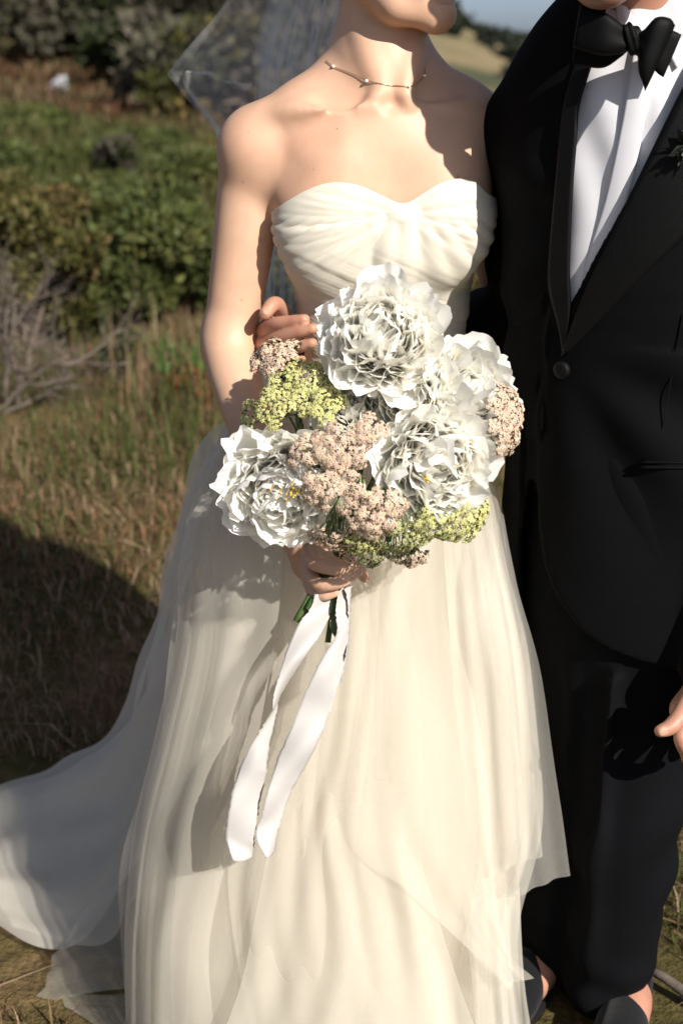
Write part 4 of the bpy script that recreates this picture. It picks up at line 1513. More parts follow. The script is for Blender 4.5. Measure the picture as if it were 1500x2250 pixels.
def petal_mesh(name, r, width, cup, curl, ruffle, jag, nu=9, nv=9):
    """one petal, base at the origin, length 1 along z, hollow side towards -y"""
    u = np.linspace(-1, 1, nu); v = np.linspace(0, 1, nv)
    U, Vv = np.meshgrid(u, v, indexing='ij')
    prof = .16 + .84 * np.sin(np.pi * np.clip(Vv, 0, 1) ** .95 * .58) ** 1.1
    x = U * width * .5 * prof
    teeth = r.normal(size=nu) * jag
    notch = -.07 * np.exp(-(u / .3) ** 2) * r.random()
    ph = r.random(6) * 6.28
    scal = .036 * np.sin(u * 4.2 + ph[4]) + .022 * np.sin(u * 8 + ph[5])
    tipz = (teeth + notch + scal)[:, None] * Vv ** 4
    z = Vv * (1 - .26 * width * np.abs(U) ** 3 * Vv ** 2) + tipz * (.45 + .6 * width)
    y = -cup * (U * prof) ** 2 * .5 - curl * Vv ** 2.2 + ruffle * Vv ** 3 * (np.sin(U * 5 + ph[0]) + .6 * np.sin(U * 10 + ph[1])) + ruffle * .4 * np.sin(Vv * 7 + ph[2] + 2 * U) * Vv
    P = np.stack([x, y + .10 * np.sin(np.pi * Vv) * .6, z], -1).reshape(-1, 3)
    t = Vv.reshape(-1)
    c = np.stack([1 + 0 * t, .965 + .035 * sstep(0, .6, t), .84 + .16 * sstep(0, .75, t)], 1)
    me = mesh_from(name, P, grid_faces(nu, nv), M_petal, colors=c)
    return me, P, c


pr = np.random.default_rng(21)
GUARD = [petal_mesh('petal', pr, pr.uniform(.50, .66), .30, .02 + .18 * pr.random(), .022, .007, 17, 11) for _ in range(8)]
MIDP = [petal_mesh('petal', pr, pr.uniform(.44, .64), .30, -.06 + .34 * pr.random(), .028, .012, 15, 11) for _ in range(14)]
INNP = [petal_mesh('petal', pr, pr.uniform(.36, .58), .30, -.05 + .40 * pr.random(), .032, .016, 9, 8) for _ in range(16)]


def peony(C, A, Rr, seed, nq=(12, 22, 14), n_in=80, flat=1.0, openness=1.0):
    r = np.random.default_rng(seed)
    A = unit(A)
    fl = empty('peony', (0, 0, 0)); fl.parent = bq
    X = unit(np.cross(A, (0.1, .2, 1))); Y_ = np.cross(A, X)
    B = C - A * Rr * .62

    def frame(phi, th_, rr, inner=False):
        side = X * math.cos(th_) + Y_ * math.sin(th_)
        d = A * math.cos(phi) + side * math.sin(phi)
        if inner:
            b = C - A * Rr * .38 + side * Rr * .04
            d = A * math.cos(phi) * .78 + side * math.sin(phi)
            d = d + r.normal(size=3) * .09
            tip = C + d * Rr * rr
        else:
            b = B
            tip = C + d * Rr * rr
        z = tip - b; L_ = np.linalg.norm(z); z /= L_
        y = side - z * np.dot(side, z)
        y = unit(unit(y) + r.normal(size=3) * (.22 if inner else .14))
        y = unit(y - z * np.dot(y, z))
        x = np.cross(y, z)
        return np.stack([x, y, z], 1), L_, b

    def add(kindlist, phi, th_, rr, sc, asobj=True, parts=None, inner=False):
        M3, L_, b_ = frame(phi, th_, rr, inner)
        me, P, c = kindlist[r.integers(len(kindlist))]
        wsc = L_ * r.uniform(.9, 1.15) * sc
        S = np.array((wsc * (1 if r.random() > .5 else -1), L_, L_))
        if asobj:
            o = bpy.data.objects.new('petal', me)
            col.objects.link(o)
            m4 = Matrix.Identity(4)
            for i in range(3):
                for j in range(3): m4[i][j] = M3[i, j] * S[j]
                m4[i][3] = b_[i]
            o.parent = fl
            o.matrix_parent_inverse = QINV
            o.matrix_basis = m4
        else:
            parts.append((P * S @ M3.T + b_, c))

    g0 = r.random() * 6.28
    for i in range(nq[0]):
        add(GUARD, R(r.uniform(80, 112) * openness), g0 + i * 2.4 + r.normal() * .12, r.uniform(.86, .97), r.uniform(.85, 1.1))
    for i in range(nq[1]):
        add(MIDP, R(r.uniform(50, 88) * openness), g0 + i * 2.4 + r.normal() * .2, r.uniform(.90, 1.03), r.uniform(.9, 1.15), inner=True)
    for i in range(nq[2]):
        add(MIDP, R(r.uniform(12, 55) * openness), g0 + i * 2.4 + r.normal() * .3, r.uniform(.86, 1.0), r.uniform(.7, .95), inner=True)
    parts = []
    for i in range(n_in):
        phi = R(78 * openness) * math.sqrt((i + .5) / n_in)
        add(INNP, phi + r.normal() * .06, i * 2.39996 + r.normal() * .2, r.uniform(.74, .99), r.uniform(.8, 1.15), False, parts, True)
    n1 = 72
    V = np.vstack([p for p, c in parts]); Cc = np.vstack([c for p, c in parts])
    F = np.vstack([grid_faces(9, 8) + k * n1 for k in range(len(parts))])
    tag(qobj('inner_petals', V, F, M_petal, fl, Cc), kind='stuff')
    # green calyx and stem down to the hand
    stem_end = grip + np.array((r.uniform(-.012, .012), r.uniform(-.010, .012), 0))
    cal = []
    for i in range(5):
        a = i * 1.2566 + r.random()
        side = X * math.cos(a) + Y_ * math.sin(a)
        cal.append(tube([B - A * .004, B + side * Rr * .22 - A * .004, B + side * Rr * .40 + A * Rr * .14], [.006, .009, .002], 6))
    Vc, Fc = joinVF(cal)
    qobj('calyx', Vc, Fc, M_green, fl)
    Vs, Fs = tube(smooth_curve([B + A * .01, B - A * .05, (B - A * .05 + stem_end) / 2, stem_end], 16), .0034, 7)
    qobj('stem', Vs, Fs, M_green, fl)
    return fl, B, A


M_green = m_simple('stem green', (.075, .13, .035), .5, .4, 60, .2, .3)
M_sage = m_simple('yarrow stalk', (.17, .21, .10), .7, .2, 120, .2, .25)
M_floret = m_tint('floret', .75, .18)
M_stamen = m_simple('stamen', (.75, .50, .06), .6, .3)

DQ = .07
PEO = [
    # photo x, y, depth, axis, radius
    ((838, 748, 1.835), (-.08, -.86, .45), .086, 101),
    ((1000, 875, 1.835), (.40, -.78, .40), .078, 102),
    ((945, 1015, 1.775), (.18, -.98, .06), .086, 103),
    ((628, 1062, 1.785), (-.16, -.97, -.10), .086, 114),
    ((775, 905, 1.855), (-.10, -.80, .50), .056, 105),
    ((905, 892, 1.845), (.05, -.90, .35), .060, 106),
]
for i, (c, a, rr, sd) in enumerate(PEO):
    fl, B_, A_ = peony(W(c[0], c[1], c[2] - DQ), a, rr, sd, (14, 22, 15) if i < 4 else (8, 12, 8), 140 if i < 4 else 70, openness=1.0)
    if i in (2, 3):
        sp = W(935, 1052, 1.638) if i == 2 else W(634, 1083, 1.632)
        st = []
        for k in range(5 if i == 2 else 16):
            o_ = sp + rng.normal(size=3) * ((.002, .002, .002) if i == 2 else (.009, .003, .007))
            st.append(tube([o_ + A_ * -.012, o_ + A_ * .004, o_ + A_ * .006], [.0006, .0006, .0015], 5))
        V, F = joinVF(st)
        tag(qobj('stamens', V, F, M_stamen, fl), kind='stuff')


def floret_template():
    V, F3 = [], []
    for k in range(5):
        a = k * 1.2566
        c, s_ = math.cos(a), math.sin(a)
        c1, s1 = math.cos(a - .5), math.sin(a - .5)
        c2, s2 = math.cos(a + .5), math.sin(a + .5)
        n = len(V)
        V += [(.15 * c, .15 * s_, .10), (.75 * c1, .75 * s1, .20), (1.0 * c, 1.0 * s_, .05), (.75 * c2, .75 * s2, .20)]
        F3 += [(n, n + 1, n + 2), (n, n + 2, n + 3)]
    n = len(V)
    for k in range(5):
        a = k * 1.2566
        V.append((.38 * math.cos(a), .38 * math.sin(a), .16))
    V.append((0, 0, .48))
    F3 += [(n + k, n + (k + 1) % 5, n + 5) for k in range(5)]
    V += [(.6, 0, -.1), (-.3, .52, -.1), (-.3, -.52, -.1), (0, 0, -1.3)]
    m = n + 6
    F3 += [(m, m + 3, m + 1), (m + 1, m + 3, m + 2), (m + 2, m + 3, m)]
    isc = np.array([0] * n + [1] * 6 + [2] * 4)
    return np.array(V), np.array(F3), isc


FT = floret_template()


def yarrow(c, axis, rad, base_col, cen_col, under_col, seed, dome=.35, dens=1.0, stalk_len=.05, squash=1.0, sub_k=1.0, fl_r=.0034):
    r = np.random.default_rng(seed)
    A = unit(axis); X = unit(np.cross(A, (.2, .1, 1))); Y_ = np.cross(A, X)
    hd = empty('yarrow', (0, 0, 0)); hd.parent = bq
    B = c - A * stalk_len
    nsub = max(4, int(26 * (rad / .045) ** 2 * sub_k))
    VV, FF, CC, stalks = [], [], [], []
    off = 0
    for i in range(nsub):
        q = math.sqrt((i + .5) / nsub); a = i * 2.39996
        ctr = c + (X * math.cos(a) + Y_ * math.sin(a) * squash) * rad * q * .95 + A * (rad * dome * (1 - q * q) + r.normal() * .0025) + r.normal(size=3) * .0012
        nrm = unit(A + (X * math.cos(a) + Y_ * math.sin(a)) * q * .7 + r.normal(size=3) * .1)
        sx = unit(np.cross(nrm, (.3, .5, .8))); sy = np.cross(nrm, sx)
        srad = rad * .95 / math.sqrt(nsub) * 1.15
        nfl = max(6, int(dens * (srad / fl_r) ** 2 * 1.9))
        for k in range(nfl):
            qq = math.sqrt((k + .4) / nfl); aa = k * 2.39996 + i
            p = ctr + (sx * math.cos(aa) + sy * math.sin(aa)) * srad * qq + nrm * (srad * .55 * (1 - qq * qq) + r.normal() * .0006)
            n2 = unit(nrm + (sx * math.cos(aa) + sy * math.sin(aa)) * qq * .8 + r.normal(size=3) * .25)
            tx = unit(np.cross(n2, r.normal(size=3))); ty = np.cross(n2, tx)
            s_ = fl_r * r.uniform(.75, 1.2)
            VV.append((FT[0] * s_) @ np.stack([tx, ty, n2]) + p)
            FF.append(FT[1] + off); off += len(FT[0])
            bc = np.array(base_col) * r.uniform(.78, 1.15) * np.array((1, r.uniform(.93, 1.05), r.uniform(.88, 1.08)))
            col3 = np.stack([bc, np.array(cen_col) * r.uniform(.8, 1.1), np.array(under_col)])
            CC.append(col3[FT[2]])
        mid = B + (ctr - B) * .55 + A * .004
        stalks.append(tube(np.array([B + A * .002 * q, mid, ctr - nrm * .002]), [.0011, .0009, .0011], 5, False))
    V = np.vstack(VV)
    tag(qobj('florets', V, np.vstack(FF), M_floret, hd, np.clip(np.vstack(CC), 0, 1)), kind='stuff')
    stem_end = grip + np.array((r.uniform(-.013, .013), r.uniform(-.010, .012), r.uniform(-.01, .02)))
    stalks.append(tube(smooth_curve([B + A * .004, B - A * .03, (B - A * .03 + stem_end) / 2, stem_end], 14), .0016, 6, False))
    V, F = joinVF(stalks)
    qobj('stalk', V, F, M_sage, hd)
    return hd


PK = ((.72, .525, .405), (.70, .57, .37), (.14, .12, .06))
YL = ((.62, .60, .24), (.66, .64, .30), (.17, .20, .09))
GN = ((.42, .42, .20), (.50, .50, .22), (.16, .20, .08))
YAR = [
    ((748, 990, 1.695), (.0, -1, .12), .035, PK, dict(dome=.30)),
    ((806, 944, 1.700), (.12, -.9, .4), .020, PK, dict(dome=.5)),
    ((668, 992, 1.700), (-.35, -.9, .1), .019, PK, dict(dome=.45)),
    ((706, 1074, 1.690), (-.1, -1, -.1), .025, PK, dict(dome=.45)),
    ((782, 1096, 1.695), (.05, -1, -.15), .022, PK, dict(dome=.4)),
    ((818, 1142, 1.685), (.15, -.9, -.35), .030, PK, dict(dome=.4)),
    ((856, 1112, 1.690), (.15, -.9, -.2), .022, PK, dict(dome=.4)),
    ((1108, 922, 1.800), (.88, -.42, .15), .046, PK, dict(dome=.25, stalk_len=.045)),
    ((598, 790, 1.860), (-.38, -.42, .82), .036, PK, dict(dome=.25, stalk_len=.045, squash=.8)),
    ((650, 757, 1.875), (.1, -.3, .95), .011, PK, dict(dome=.4, stalk_len=.03)),
    ((660, 852, 1.830), (-.15, -.6, .78), .044, YL, dict(dome=.45, sub_k=.8, dens=.75)),
    ((712, 884, 1.805), (.1, -.8, .5), .030, YL, dict(dome=.5, sub_k=.8, dens=.75)),
    ((608, 892, 1.810), (-.3, -.8, .45), .030, YL, dict(dome=.5, sub_k=.8, dens=.75)),
    ((552, 917, 1.850), (-.7, -.5, .2), .018, YL, dict(dome=.5, sub_k=.8, dens=.7, stalk_len=.035)),
    ((712, 846, 1.835), (.45, -.5, .7), .020, GN, dict(dome=.5, sub_k=.8, dens=.7)),
    ((1012, 1148, 1.752), (.35, -.75, -.55), .034, YL, dict(dome=.4, sub_k=.9, dens=.8)),
    ((1044, 1128, 1.770), (.75, -.5, -.3), .022, YL, dict(dome=.4, sub_k=.9, dens=.8)),
    ((935, 1150, 1.715), (.1, -.75, -.62), .034, YL, dict(dome=.4, sub_k=.9, dens=.8)),
    ((886, 1178, 1.700), (.1, -.6, -.8), .026, GN, dict(dome=.5, sub_k=.8, dens=.7)),
    ((735, 1172, 1.715), (-.1, -.7, -.7), .028, PK, dict(dome=.4)),
    ((790, 1182, 1.715), (.0, -.5, -.85), .030, YL, dict(dome=.4, dens=.8)),
    ((905, 1222, 1.775), (.25, -.35, -.9), .022, PK, dict(dome=.4)),
    ((818, 1222, 1.770), (.0, -.3, -.95), .018, GN, dict(dome=.5, dens=.7)),
    ((868, 1200, 1.775), (.0, -.4, -.9), .026, GN, dict(dome=.5, dens=.8)),
    ((770, 1215, 1.775), (-.1, -.4, -.9), .018, PK, dict(dome=.4)),
]
for i, (c, a, rr, cl, kw) in enumerate(YAR):
    yarrow(W(c[0], c[1], c[2] - DQ), a, rr, *cl, 300 + i, **kw)

# leaves tucked between the blooms
def leaf(a, b, w, up):
    a, b = np.array(a), np.array(b)
    L_ = b - a; sd = unit(np.cross(L_, up)) * w; n = unit(np.cross(sd, L_))
    V = []
    for k, t in enumerate(np.linspace(0, 1, 9)):
        c = a + L_ * t + n * .10 * np.linalg.norm(L_) * math.sin(t * 2.6)
        ww = math.sin(math.pi * min(1, t * .96 + .03)) ** .8
        V += [c - sd * ww + n * w * .25 * ww, c, c + sd * ww + n * w * .25 * ww]
    return np.array(V), grid_faces(9, 3)


M_leaf = m_simple('peony leaf', (.075, .115, .035), .5, .4, 50, .2, .25)
for (a, b, w_) in (((800, 905, 1.84), (772, 850, 1.80), .012), ((812, 900, 1.85), (845, 862, 1.81), .010), ((700, 1130, 1.76), (640, 1190, 1.80), .012),
                   ((735, 905, 1.83), (742, 880, 1.79), .010), ((680, 960, 1.78), (690, 935, 1.73), .007), ((760, 1060, 1.74), (740, 1040, 1.70), .007),
                   ((1050, 905, 1.83), (1085, 870, 1.80), .008), ((865, 1150, 1.76), (850, 1195, 1.74), .008)):
    V, F = leaf(W(*a), W(*b), w_, (0, -1, .3))
    qobj('leaf', V, F, M_leaf)

# cut stem ends below the hand
for (x, y, Y2, rr, gx, gy) in ((650, 1366, 1.735, .0046, -.010, 0), (664, 1356, 1.745, .0040, -.004, .006), (720, 1412, 1.725, .0038, .004, -.006), (735, 1392, 1.735, .0055, .008, 0),
                           (742, 1384, 1.742, .0045, .010, .006), (690, 1362, 1.748, .0036, 0, .01), (706, 1380, 1.738, .0030, .002, 0), (676, 1340, 1.735, .005, -.004, -.002)):
    e = W(x, y, Y2)
    s_ = grip + np.array((gx, gy, .02))
    V, F = tube(np.array([s_, s_ * .5 + e * .5 + np.array((0, 0, -.002)), e]), [rr * .9, rr, rr * 1.05], 8)
    qobj('stem_end', V, F, M_green if rr > .0035 else m_simple('brown stem', (.24, .17, .06), .6))
V, F = leaf(W(738, 1340, 1.735), W(738, 1402, 1.722), .008, (0, -1, 0))
qobj('leaf', V, F, M_leaf)


# ribbon: one wrapped band and two torn-edged tails
def ribbon(name, left, right, depths, n=110, m=12, rip=.004, seed=0):
    r = np.random.default_rng(seed)
    Lp = smooth_curve([(x, y, d) for (x, y), d in zip(left, depths)], n)
    Rp = smooth_curve([(x, y, d) for (x, y), d in zip(right, depths)], n)
    t = np.linspace(0, 1, m)
    P = np.zeros((n, m, 3))
    for i in range(n):
        a, b = W(*Lp[i]), W(*Rp[i])
        wdt = np.linalg.norm(b - a)
        u = i / n
        jl, jr = r.normal() * .0006, r.normal() * .0006
        for j in range(m):
            p = a + (b - a) * t[j]
            lim = max(0, .038 ** 2 - min(wdt, .037) ** 2) ** .5     # the rest of its width stands away from the eye
            p = p + np.array((0, 1, .1)) * (t[j] - .5) * lim * .75
            p = p + np.array((0, -1, .2)) * (rip * (math.sin(u * 17 + 3 * t[j] + seed) + .5 * math.sin(u * 31 + seed * 2 - 2 * t[j])) + .0035 * math.sin(math.pi * t[j]))
            if j == 0: p = p + unit(a - b) * jl
            if j == m - 1: p = p + unit(b - a) * jr
            P[i, j] = p
    o = qobj(name, P.reshape(-1, 3), grid_faces(n, m), M_ribbon)
    md = o.modifiers.new('thick', 'SOLIDIFY'); md.thickness = .0005
    # threads fraying out of both edges
    VV, FF = [], []
    for side in (0, m - 1):
        inn = 1 if side == 0 else m - 2
        for k in range(700):
            f = r.random() * (n - 1.01); i = int(f); ff = f - i
            p = P[i, side] * (1 - ff) + P[i + 1, side] * ff
            d = unit(P[i, side] - P[i, inn] + r.normal(size=3) * .0022)
            al = unit(P[i + 1, side] - P[i, side])
            L_ = abs(r.normal()) * .0036 + .0012
            w_ = al * .0003
            k0 = len(VV)
            VV += [p - w_, p + w_, p + d * L_ + al * r.normal() * .0006]
            FF.append((k0, k0 + 1, k0 + 2))
    tag(qobj('frayed_threads', np.array(VV), np.array(FF), M_ribbon, o), kind='stuff')
    return o


ribbon('ribbon_tail',
       [(692, 1296), (682, 1330), (650, 1380), (622, 1447), (603, 1513), (600, 1547), (582, 1580), (543, 1647), (517, 1713), (503, 1780), (497, 1840), (513, 1882)],
       [(738, 1292), (734, 1330), (713, 1380), (673, 1447), (633, 1513), (613, 1547), (607, 1580), (592, 1647), (583, 1713), (568, 1780), (559, 1850), (555, 1894)],
       [1.752, 1.738, 1.716, 1.692, 1.688, 1.684, 1.678, 1.668, 1.658, 1.648, 1.640, 1.636], seed=1)
ribbon('ribbon_tail',
       [(744, 1290), (738, 1333), (738, 1385), (703, 1447), (673, 1513), (647, 1580), (617, 1647), (593, 1713), (577, 1780), (563, 1830), (585, 1872)],
       [(768, 1284), (769, 1333), (768, 1385), (763, 1447), (743, 1513), (720, 1580), (692, 1647), (657, 1713), (627, 1780), (613, 1830), (602, 1884)],
       [1.752, 1.732, 1.712, 1.696, 1.682, 1.674, 1.666, 1.658, 1.650, 1.643, 1.638], seed=2)
ribbon('ribbon_tail',
       [(758, 1284), (765, 1330), (764, 1385), (757, 1440), (747, 1490)],
       [(772, 1284), (771, 1330), (769, 1385), (763, 1440), (752, 1495)],
       [1.752, 1.742, 1.726, 1.712, 1.702], n=50, seed=3)
V, F = tube(np.array([grip + np.array((0, 0, .03)), grip, grip + np.array((-.003, 0, -.024))]), [.0165, .0155, .0165], 20)
qobj('ribbon_wrap', V, F, M_ribbon)
# ------------------------------------------------------------------ plants
M_leafy = m_tint('foliage', .6, .25, .2)
M_grassm = m_tint('grass blades', .65, .30, .2)
M_bark = m_simple('grey bark', (.16, .12, .09), .9, .1, 40, .6, .35, .01)
M_deadwood = m_simple('bleached wood', (.135, .108, .088), .85, .1, 60, .5, .3, .004)


def leaves_mesh(name, P, Nn, size, colr, r, aspect=.55, jit=.35):
    """one small folded leaf (two triangles) at every P"""
    n = len(P)
    d = Nn + r.normal(size=(n, 3)) * .9
    d /= np.linalg.norm(d, axis=1)[:, None]
    s_ = np.cross(d, r.normal(size=(n, 3))); s_ /= np.linalg.norm(s_, axis=1)[:, None] + 1e-9
    L_ = size * r.uniform(.6, 1.35, n)[:, None]
    w_ = L_ * aspect * .5
    nn = np.cross(d, s_)
    V = np.stack([P, P + d * L_ * .5 + s_ * w_ + nn * w_ * .3, P + d * L_, P + d * L_ * .5 - s_ * w_ + nn * w_ * .3], 1).reshape(-1, 3)
    i = np.arange(n) * 4
    F = np.stack([i, i + 1, i + 2, i + 3], 1)
    c = np.repeat(np.clip(colr * .82, 0, 1), 4, 0)
    return mesh_from(name, V, F, M_leafy, smooth=False, colors=c)


def lobed_points(r, c, rad, n, nl, shell=.55, lobe=.42):
    """points in leafy clumps spread over an ellipsoid crown"""
    rad = np.array(rad, float)
    cl = r.normal(size=(nl, 3)); cl /= np.linalg.norm(cl, axis=1)[:, None]
    cl[:, 2] = np.where(cl[:, 2] < -.55, -cl[:, 2], cl[:, 2])
    cl *= r.uniform(.45, .86, (nl, 1))
    sz = r.uniform(.6, 1.25, nl) * lobe
    k = r.integers(nl, size=n)
    d = r.normal(size=(n, 3)); d /= np.linalg.norm(d, axis=1)[:, None]
    q = r.random(n) ** (1 / 3) * (1 - shell) + shell
    q = np.minimum(q, 1) * r.uniform(.75, 1.0, n)
    P = cl[k] + d * (sz[k] * q)[:, None]
    return c + P * rad, d, k


def shrub(name, c, rad, n, leaf, cols, seed, label=None, cat='shrub', group=None, nl=26, trunk=True, lobe=.42, aspect=.55, stems=7, stem_mat=None):
    r = np.random.default_rng(seed)
    c = np.array(c, float); rad = np.array(rad, float)
    base = np.array((c[0], c[1], float(hgt(c[0], c[1]))))
    o = empty(name, base)
    tag(o, label, cat, group)
    inv = Matrix.Translation(o.location).inverted()
    P, d, k = lobed_points(r, c, rad, n, nl, lobe=lobe)
    keep = P[:, 2] > hgt(P[:, 0], P[:, 1]) - .02
    P, d, k = P[keep], d[keep], k[keep]
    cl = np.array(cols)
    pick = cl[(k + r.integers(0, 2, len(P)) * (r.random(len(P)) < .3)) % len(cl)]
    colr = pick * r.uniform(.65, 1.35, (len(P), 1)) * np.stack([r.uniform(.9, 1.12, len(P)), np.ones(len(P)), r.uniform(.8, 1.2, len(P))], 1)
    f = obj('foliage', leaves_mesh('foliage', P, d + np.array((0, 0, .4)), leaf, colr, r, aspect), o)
    f.matrix_parent_inverse = inv
    f['kind'] = 'stuff'
    if trunk:
        parts = []
        for i in range(stems):
            a = r.random() * 6.28
            tip = c + np.array((math.cos(a) * rad[0], math.sin(a) * rad[1], rad[2] * r.uniform(-.2, .6))) * r.uniform(.3, .8)
            b0 = base + np.array((math.cos(a), math.sin(a), 0)) * rad[0] * .08 + np.array((0, 0, -.05))
            mid = b0 * .5 + tip * .5 + r.normal(size=3) * rad * .08
            w = max(rad) * .028
            parts.append(tube(smooth_curve([b0, mid, tip], 7), np.linspace(w, w * .25, 7), 6))
        V, F = joinVF(parts)
        s_ = obj('stems', mesh_from('stems', V, F, stem_mat or M_bark), o)
        s_.matrix_parent_inverse = inv
    return o


def at(px, py, Y):
    return W(px, py, Y)


def px2m(Y): return Y * T / 1125 / .98


def shrub_px(name, x0, x1, y0, y1, Y, n, leaf, cols, seed, label, depth=.8, **kw):
    """shrub whose outline spans the given photo box at depth Y"""
    a, b = W(x0, y1, Y), W(x1, y0, Y)
    zb = float(hgt((a[0] + b[0]) / 2, Y))
    zt = b[2]; z0 = min(a[2], zt - .1)
    z0 = max(z0, zb - .15) if z0 < zb else z0
    zt = max(zt, zb + .12 + .006 * Y)
    z0 = min(max(z0, zb - .1), zt - .1)
    c = ((a[0] + b[0]) / 2, Y, (zt + z0) / 2)
    return shrub(name, c, ((b[0] - a[0]) / 2, depth, (zt - z0) / 2), n, leaf, cols, seed, label, **kw)


GR1 = [(.080, .098, .026), (.100, .118, .032), (.062, .078, .022), (.120, .130, .040)]
OLV = [(.105, .105, .030), (.130, .115, .036), (.080, .085, .024), (.15, .11, .04)]
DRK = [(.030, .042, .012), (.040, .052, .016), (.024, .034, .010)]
GRY = [(.115, .105, .070), (.135, .115, .085), (.085, .085, .052), (.110, .092, .070)]
# the near scrub on the left
shrub_px('green_shrub', 150, 560, 415, 800, 6.6, 15000, .050, GR1, 1, 'large dense bright green shrub behind the bride\'s arm', .75, nl=46, lobe=.30)
shrub_px('green_shrub', 90, 330, 600, 800, 6.2, 4200, .045, GR1 + OLV, 2, 'low olive green shrub at the foot of the dense shrub, beside the bare branches', .4, nl=18, lobe=.36)
shrub_px('olive_shrub', -170, 225, 385, 700, 5.9, 11000, .042, OLV, 3, 'yellowish olive shrub above the bare grey branches at the left edge', .6, nl=36, lobe=.30)
shrub_px('green_shrub', 420, 900, 470, 800, 7.3, 7000, .05, GR1, 4, 'green shrub mostly hidden behind the bride', .8, nl=30, lobe=.34)
shrub_px('green_shrub', 1000, 1500, 650, 800, 8.2, 5000, .05, OLV, 5, 'low olive shrub seen in the gap between bride and man', .8, nl=26, lobe=.34)
shrub_px('weed_clump', 235, 330, 790, 930, 5.4, 1500, .030, DRK + GR1, 6, 'small dark green weed clump in the dry grass', .14, cat='weed', nl=12, lobe=.4, stems=4)
# middle distance
midl = [(-120, 170, 400, 470, 8.6, GR1), (150, 330, 395, 450, 9.4, GR1), (300, 520, 330, 430, 11.5, GR1), (120, 320, 330, 420, 12.5, GR1), (-100, 160, 320, 410, 11.0, GR1),
        (380, 600, 310, 370, 14.0, OLV), (200, 420, 320, 370, 14.5, GR1), (-60, 150, 300, 350, 15.0, GR1)]
for i, (x0, x1, y0, y1, Y, cl) in enumerate(midl):
    shrub_px('meadow_shrub', x0, x1, y0, y1 + 12, Y, 5200, .030 + .0035 * Y, cl, 20 + i, 'rounded green shrub in the blurred meadow beyond the near scrub', .05 * Y + .3, group='meadow shrubs', nl=34, lobe=.30, stems=3)
shrub_px('dark_shrub', 218, 300, 296, 410, 10.2, 2600, .045, DRK + GRY, 40, 'upright dark twiggy shrub standing out of the meadow', .3, nl=20, lobe=.32)
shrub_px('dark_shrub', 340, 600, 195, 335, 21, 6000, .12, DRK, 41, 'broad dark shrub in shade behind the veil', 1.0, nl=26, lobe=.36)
shrub_px('pale_shrub', 270, 350, 255, 330, 20, 1800, .09, [(.26, .21, .14), (.20, .17, .10), (.30, .25, .18)], 42, 'pale straw-coloured shrub at the end of the meadow', .5, nl=14, lobe=.36)
shrub_px('rust_shrub', 100, 350, 205, 290, 22, 4200, .085, [(.17, .075, .040), (.14, .080, .040), (.11, .085, .035)], 43, 'low rust-brown ground shrub across the slope, under the white flowers', 1.1, nl=30, lobe=.28)
shrub_px('rust_shrub', -80, 120, 150, 230, 24, 3200, .09, [(.15, .065, .040), (.12, .080, .040), (.09, .085, .035)], 44, 'rust-red shrub at the left edge of the slope', 1.1, nl=24, lobe=.28)
shrub_px('rust_shrub', 150, 320, 158, 215, 27, 3200, .10, [(.16, .06, .045), (.12, .06, .040)], 45, 'dark red shrub at the foot of the wood', 1.0, nl=24, lobe=.28)
shrub_px('green_shrub', 60, 250, 178, 235, 25, 3000, .09, GR1 + OLV, 46, 'green shrub patch between the rust-coloured shrubs', 1.0, nl=22, lobe=.3)
shrub_px('white_flowers', 118, 166, 196, 234, 20.5, 240, .07, [(.78, .80, .82), (.70, .72, .74)], 47, 'small clump of white blossom on the slope', .12, cat='flowers', nl=3, lobe=.42, stems=3)

# wood on the hillside: each tree its own trunk and crown
def tree(x, y, h, rw, cols, seed, label, group, nleaf=2600, leaf=.20):
    r = np.random.default_rng(seed)
    b = np.array((x, y, float(hgt(x, y)) - .1))
    o = empty('tree', b)
    tag(o, label, 'tree', group)
    inv = Matrix.Translation(o.location).inverted()
    parts = []
    lean = r.normal(size=2) * .06 * h
    top = b + np.array((lean[0], lean[1], h * .8))
    tr = smooth_curve([b, b * .5 + top * .5 + np.append(r.normal(size=2) * .05 * h, 0), top], 9)
    parts.append(tube(tr, np.linspace(.022 * h, .006 * h, 9), 8))
    tips = []
    for i in range(9):
        t = r.uniform(.25, .9)
        p = tr[int(t * 8)]
        a = r.random() * 6.28
        e = p + np.array((math.cos(a) * rw, math.sin(a) * rw, h * r.uniform(.05, .25))) * r.uniform(.5, .95)
        parts.append(tube(smooth_curve([p, (p + e) / 2 + np.array((0, 0, -.03 * h)), e], 5), np.linspace(.014 * h, .004 * h, 5), 5))
        tips.append(e)
    V, F = joinVF(parts)
    k = obj('trunk', mesh_from('trunk', V, F, M_bark), o); k.matrix_parent_inverse = inv
    c = b + np.array((lean[0] * .6, lean[1] * .6, h * .36))
    P, d, kk = lobed_points(r, c, (rw, rw, h * .44), nleaf, 46, .45, .27)
    keep = P[:, 2] > hgt(P[:, 0], P[:, 1]) + .02
    P, d, kk = P[keep], d[keep], kk[keep]
    cl = np.array(cols)
    colr = cl[kk % len(cl)] * r.uniform(.6, 1.4, (len(P), 1))
    f = obj('crown', leaves_mesh('crown', P, d, leaf, colr, r, .6), o)
    f.matrix_parent_inverse = inv
    f['kind'] = 'stuff'
    return o


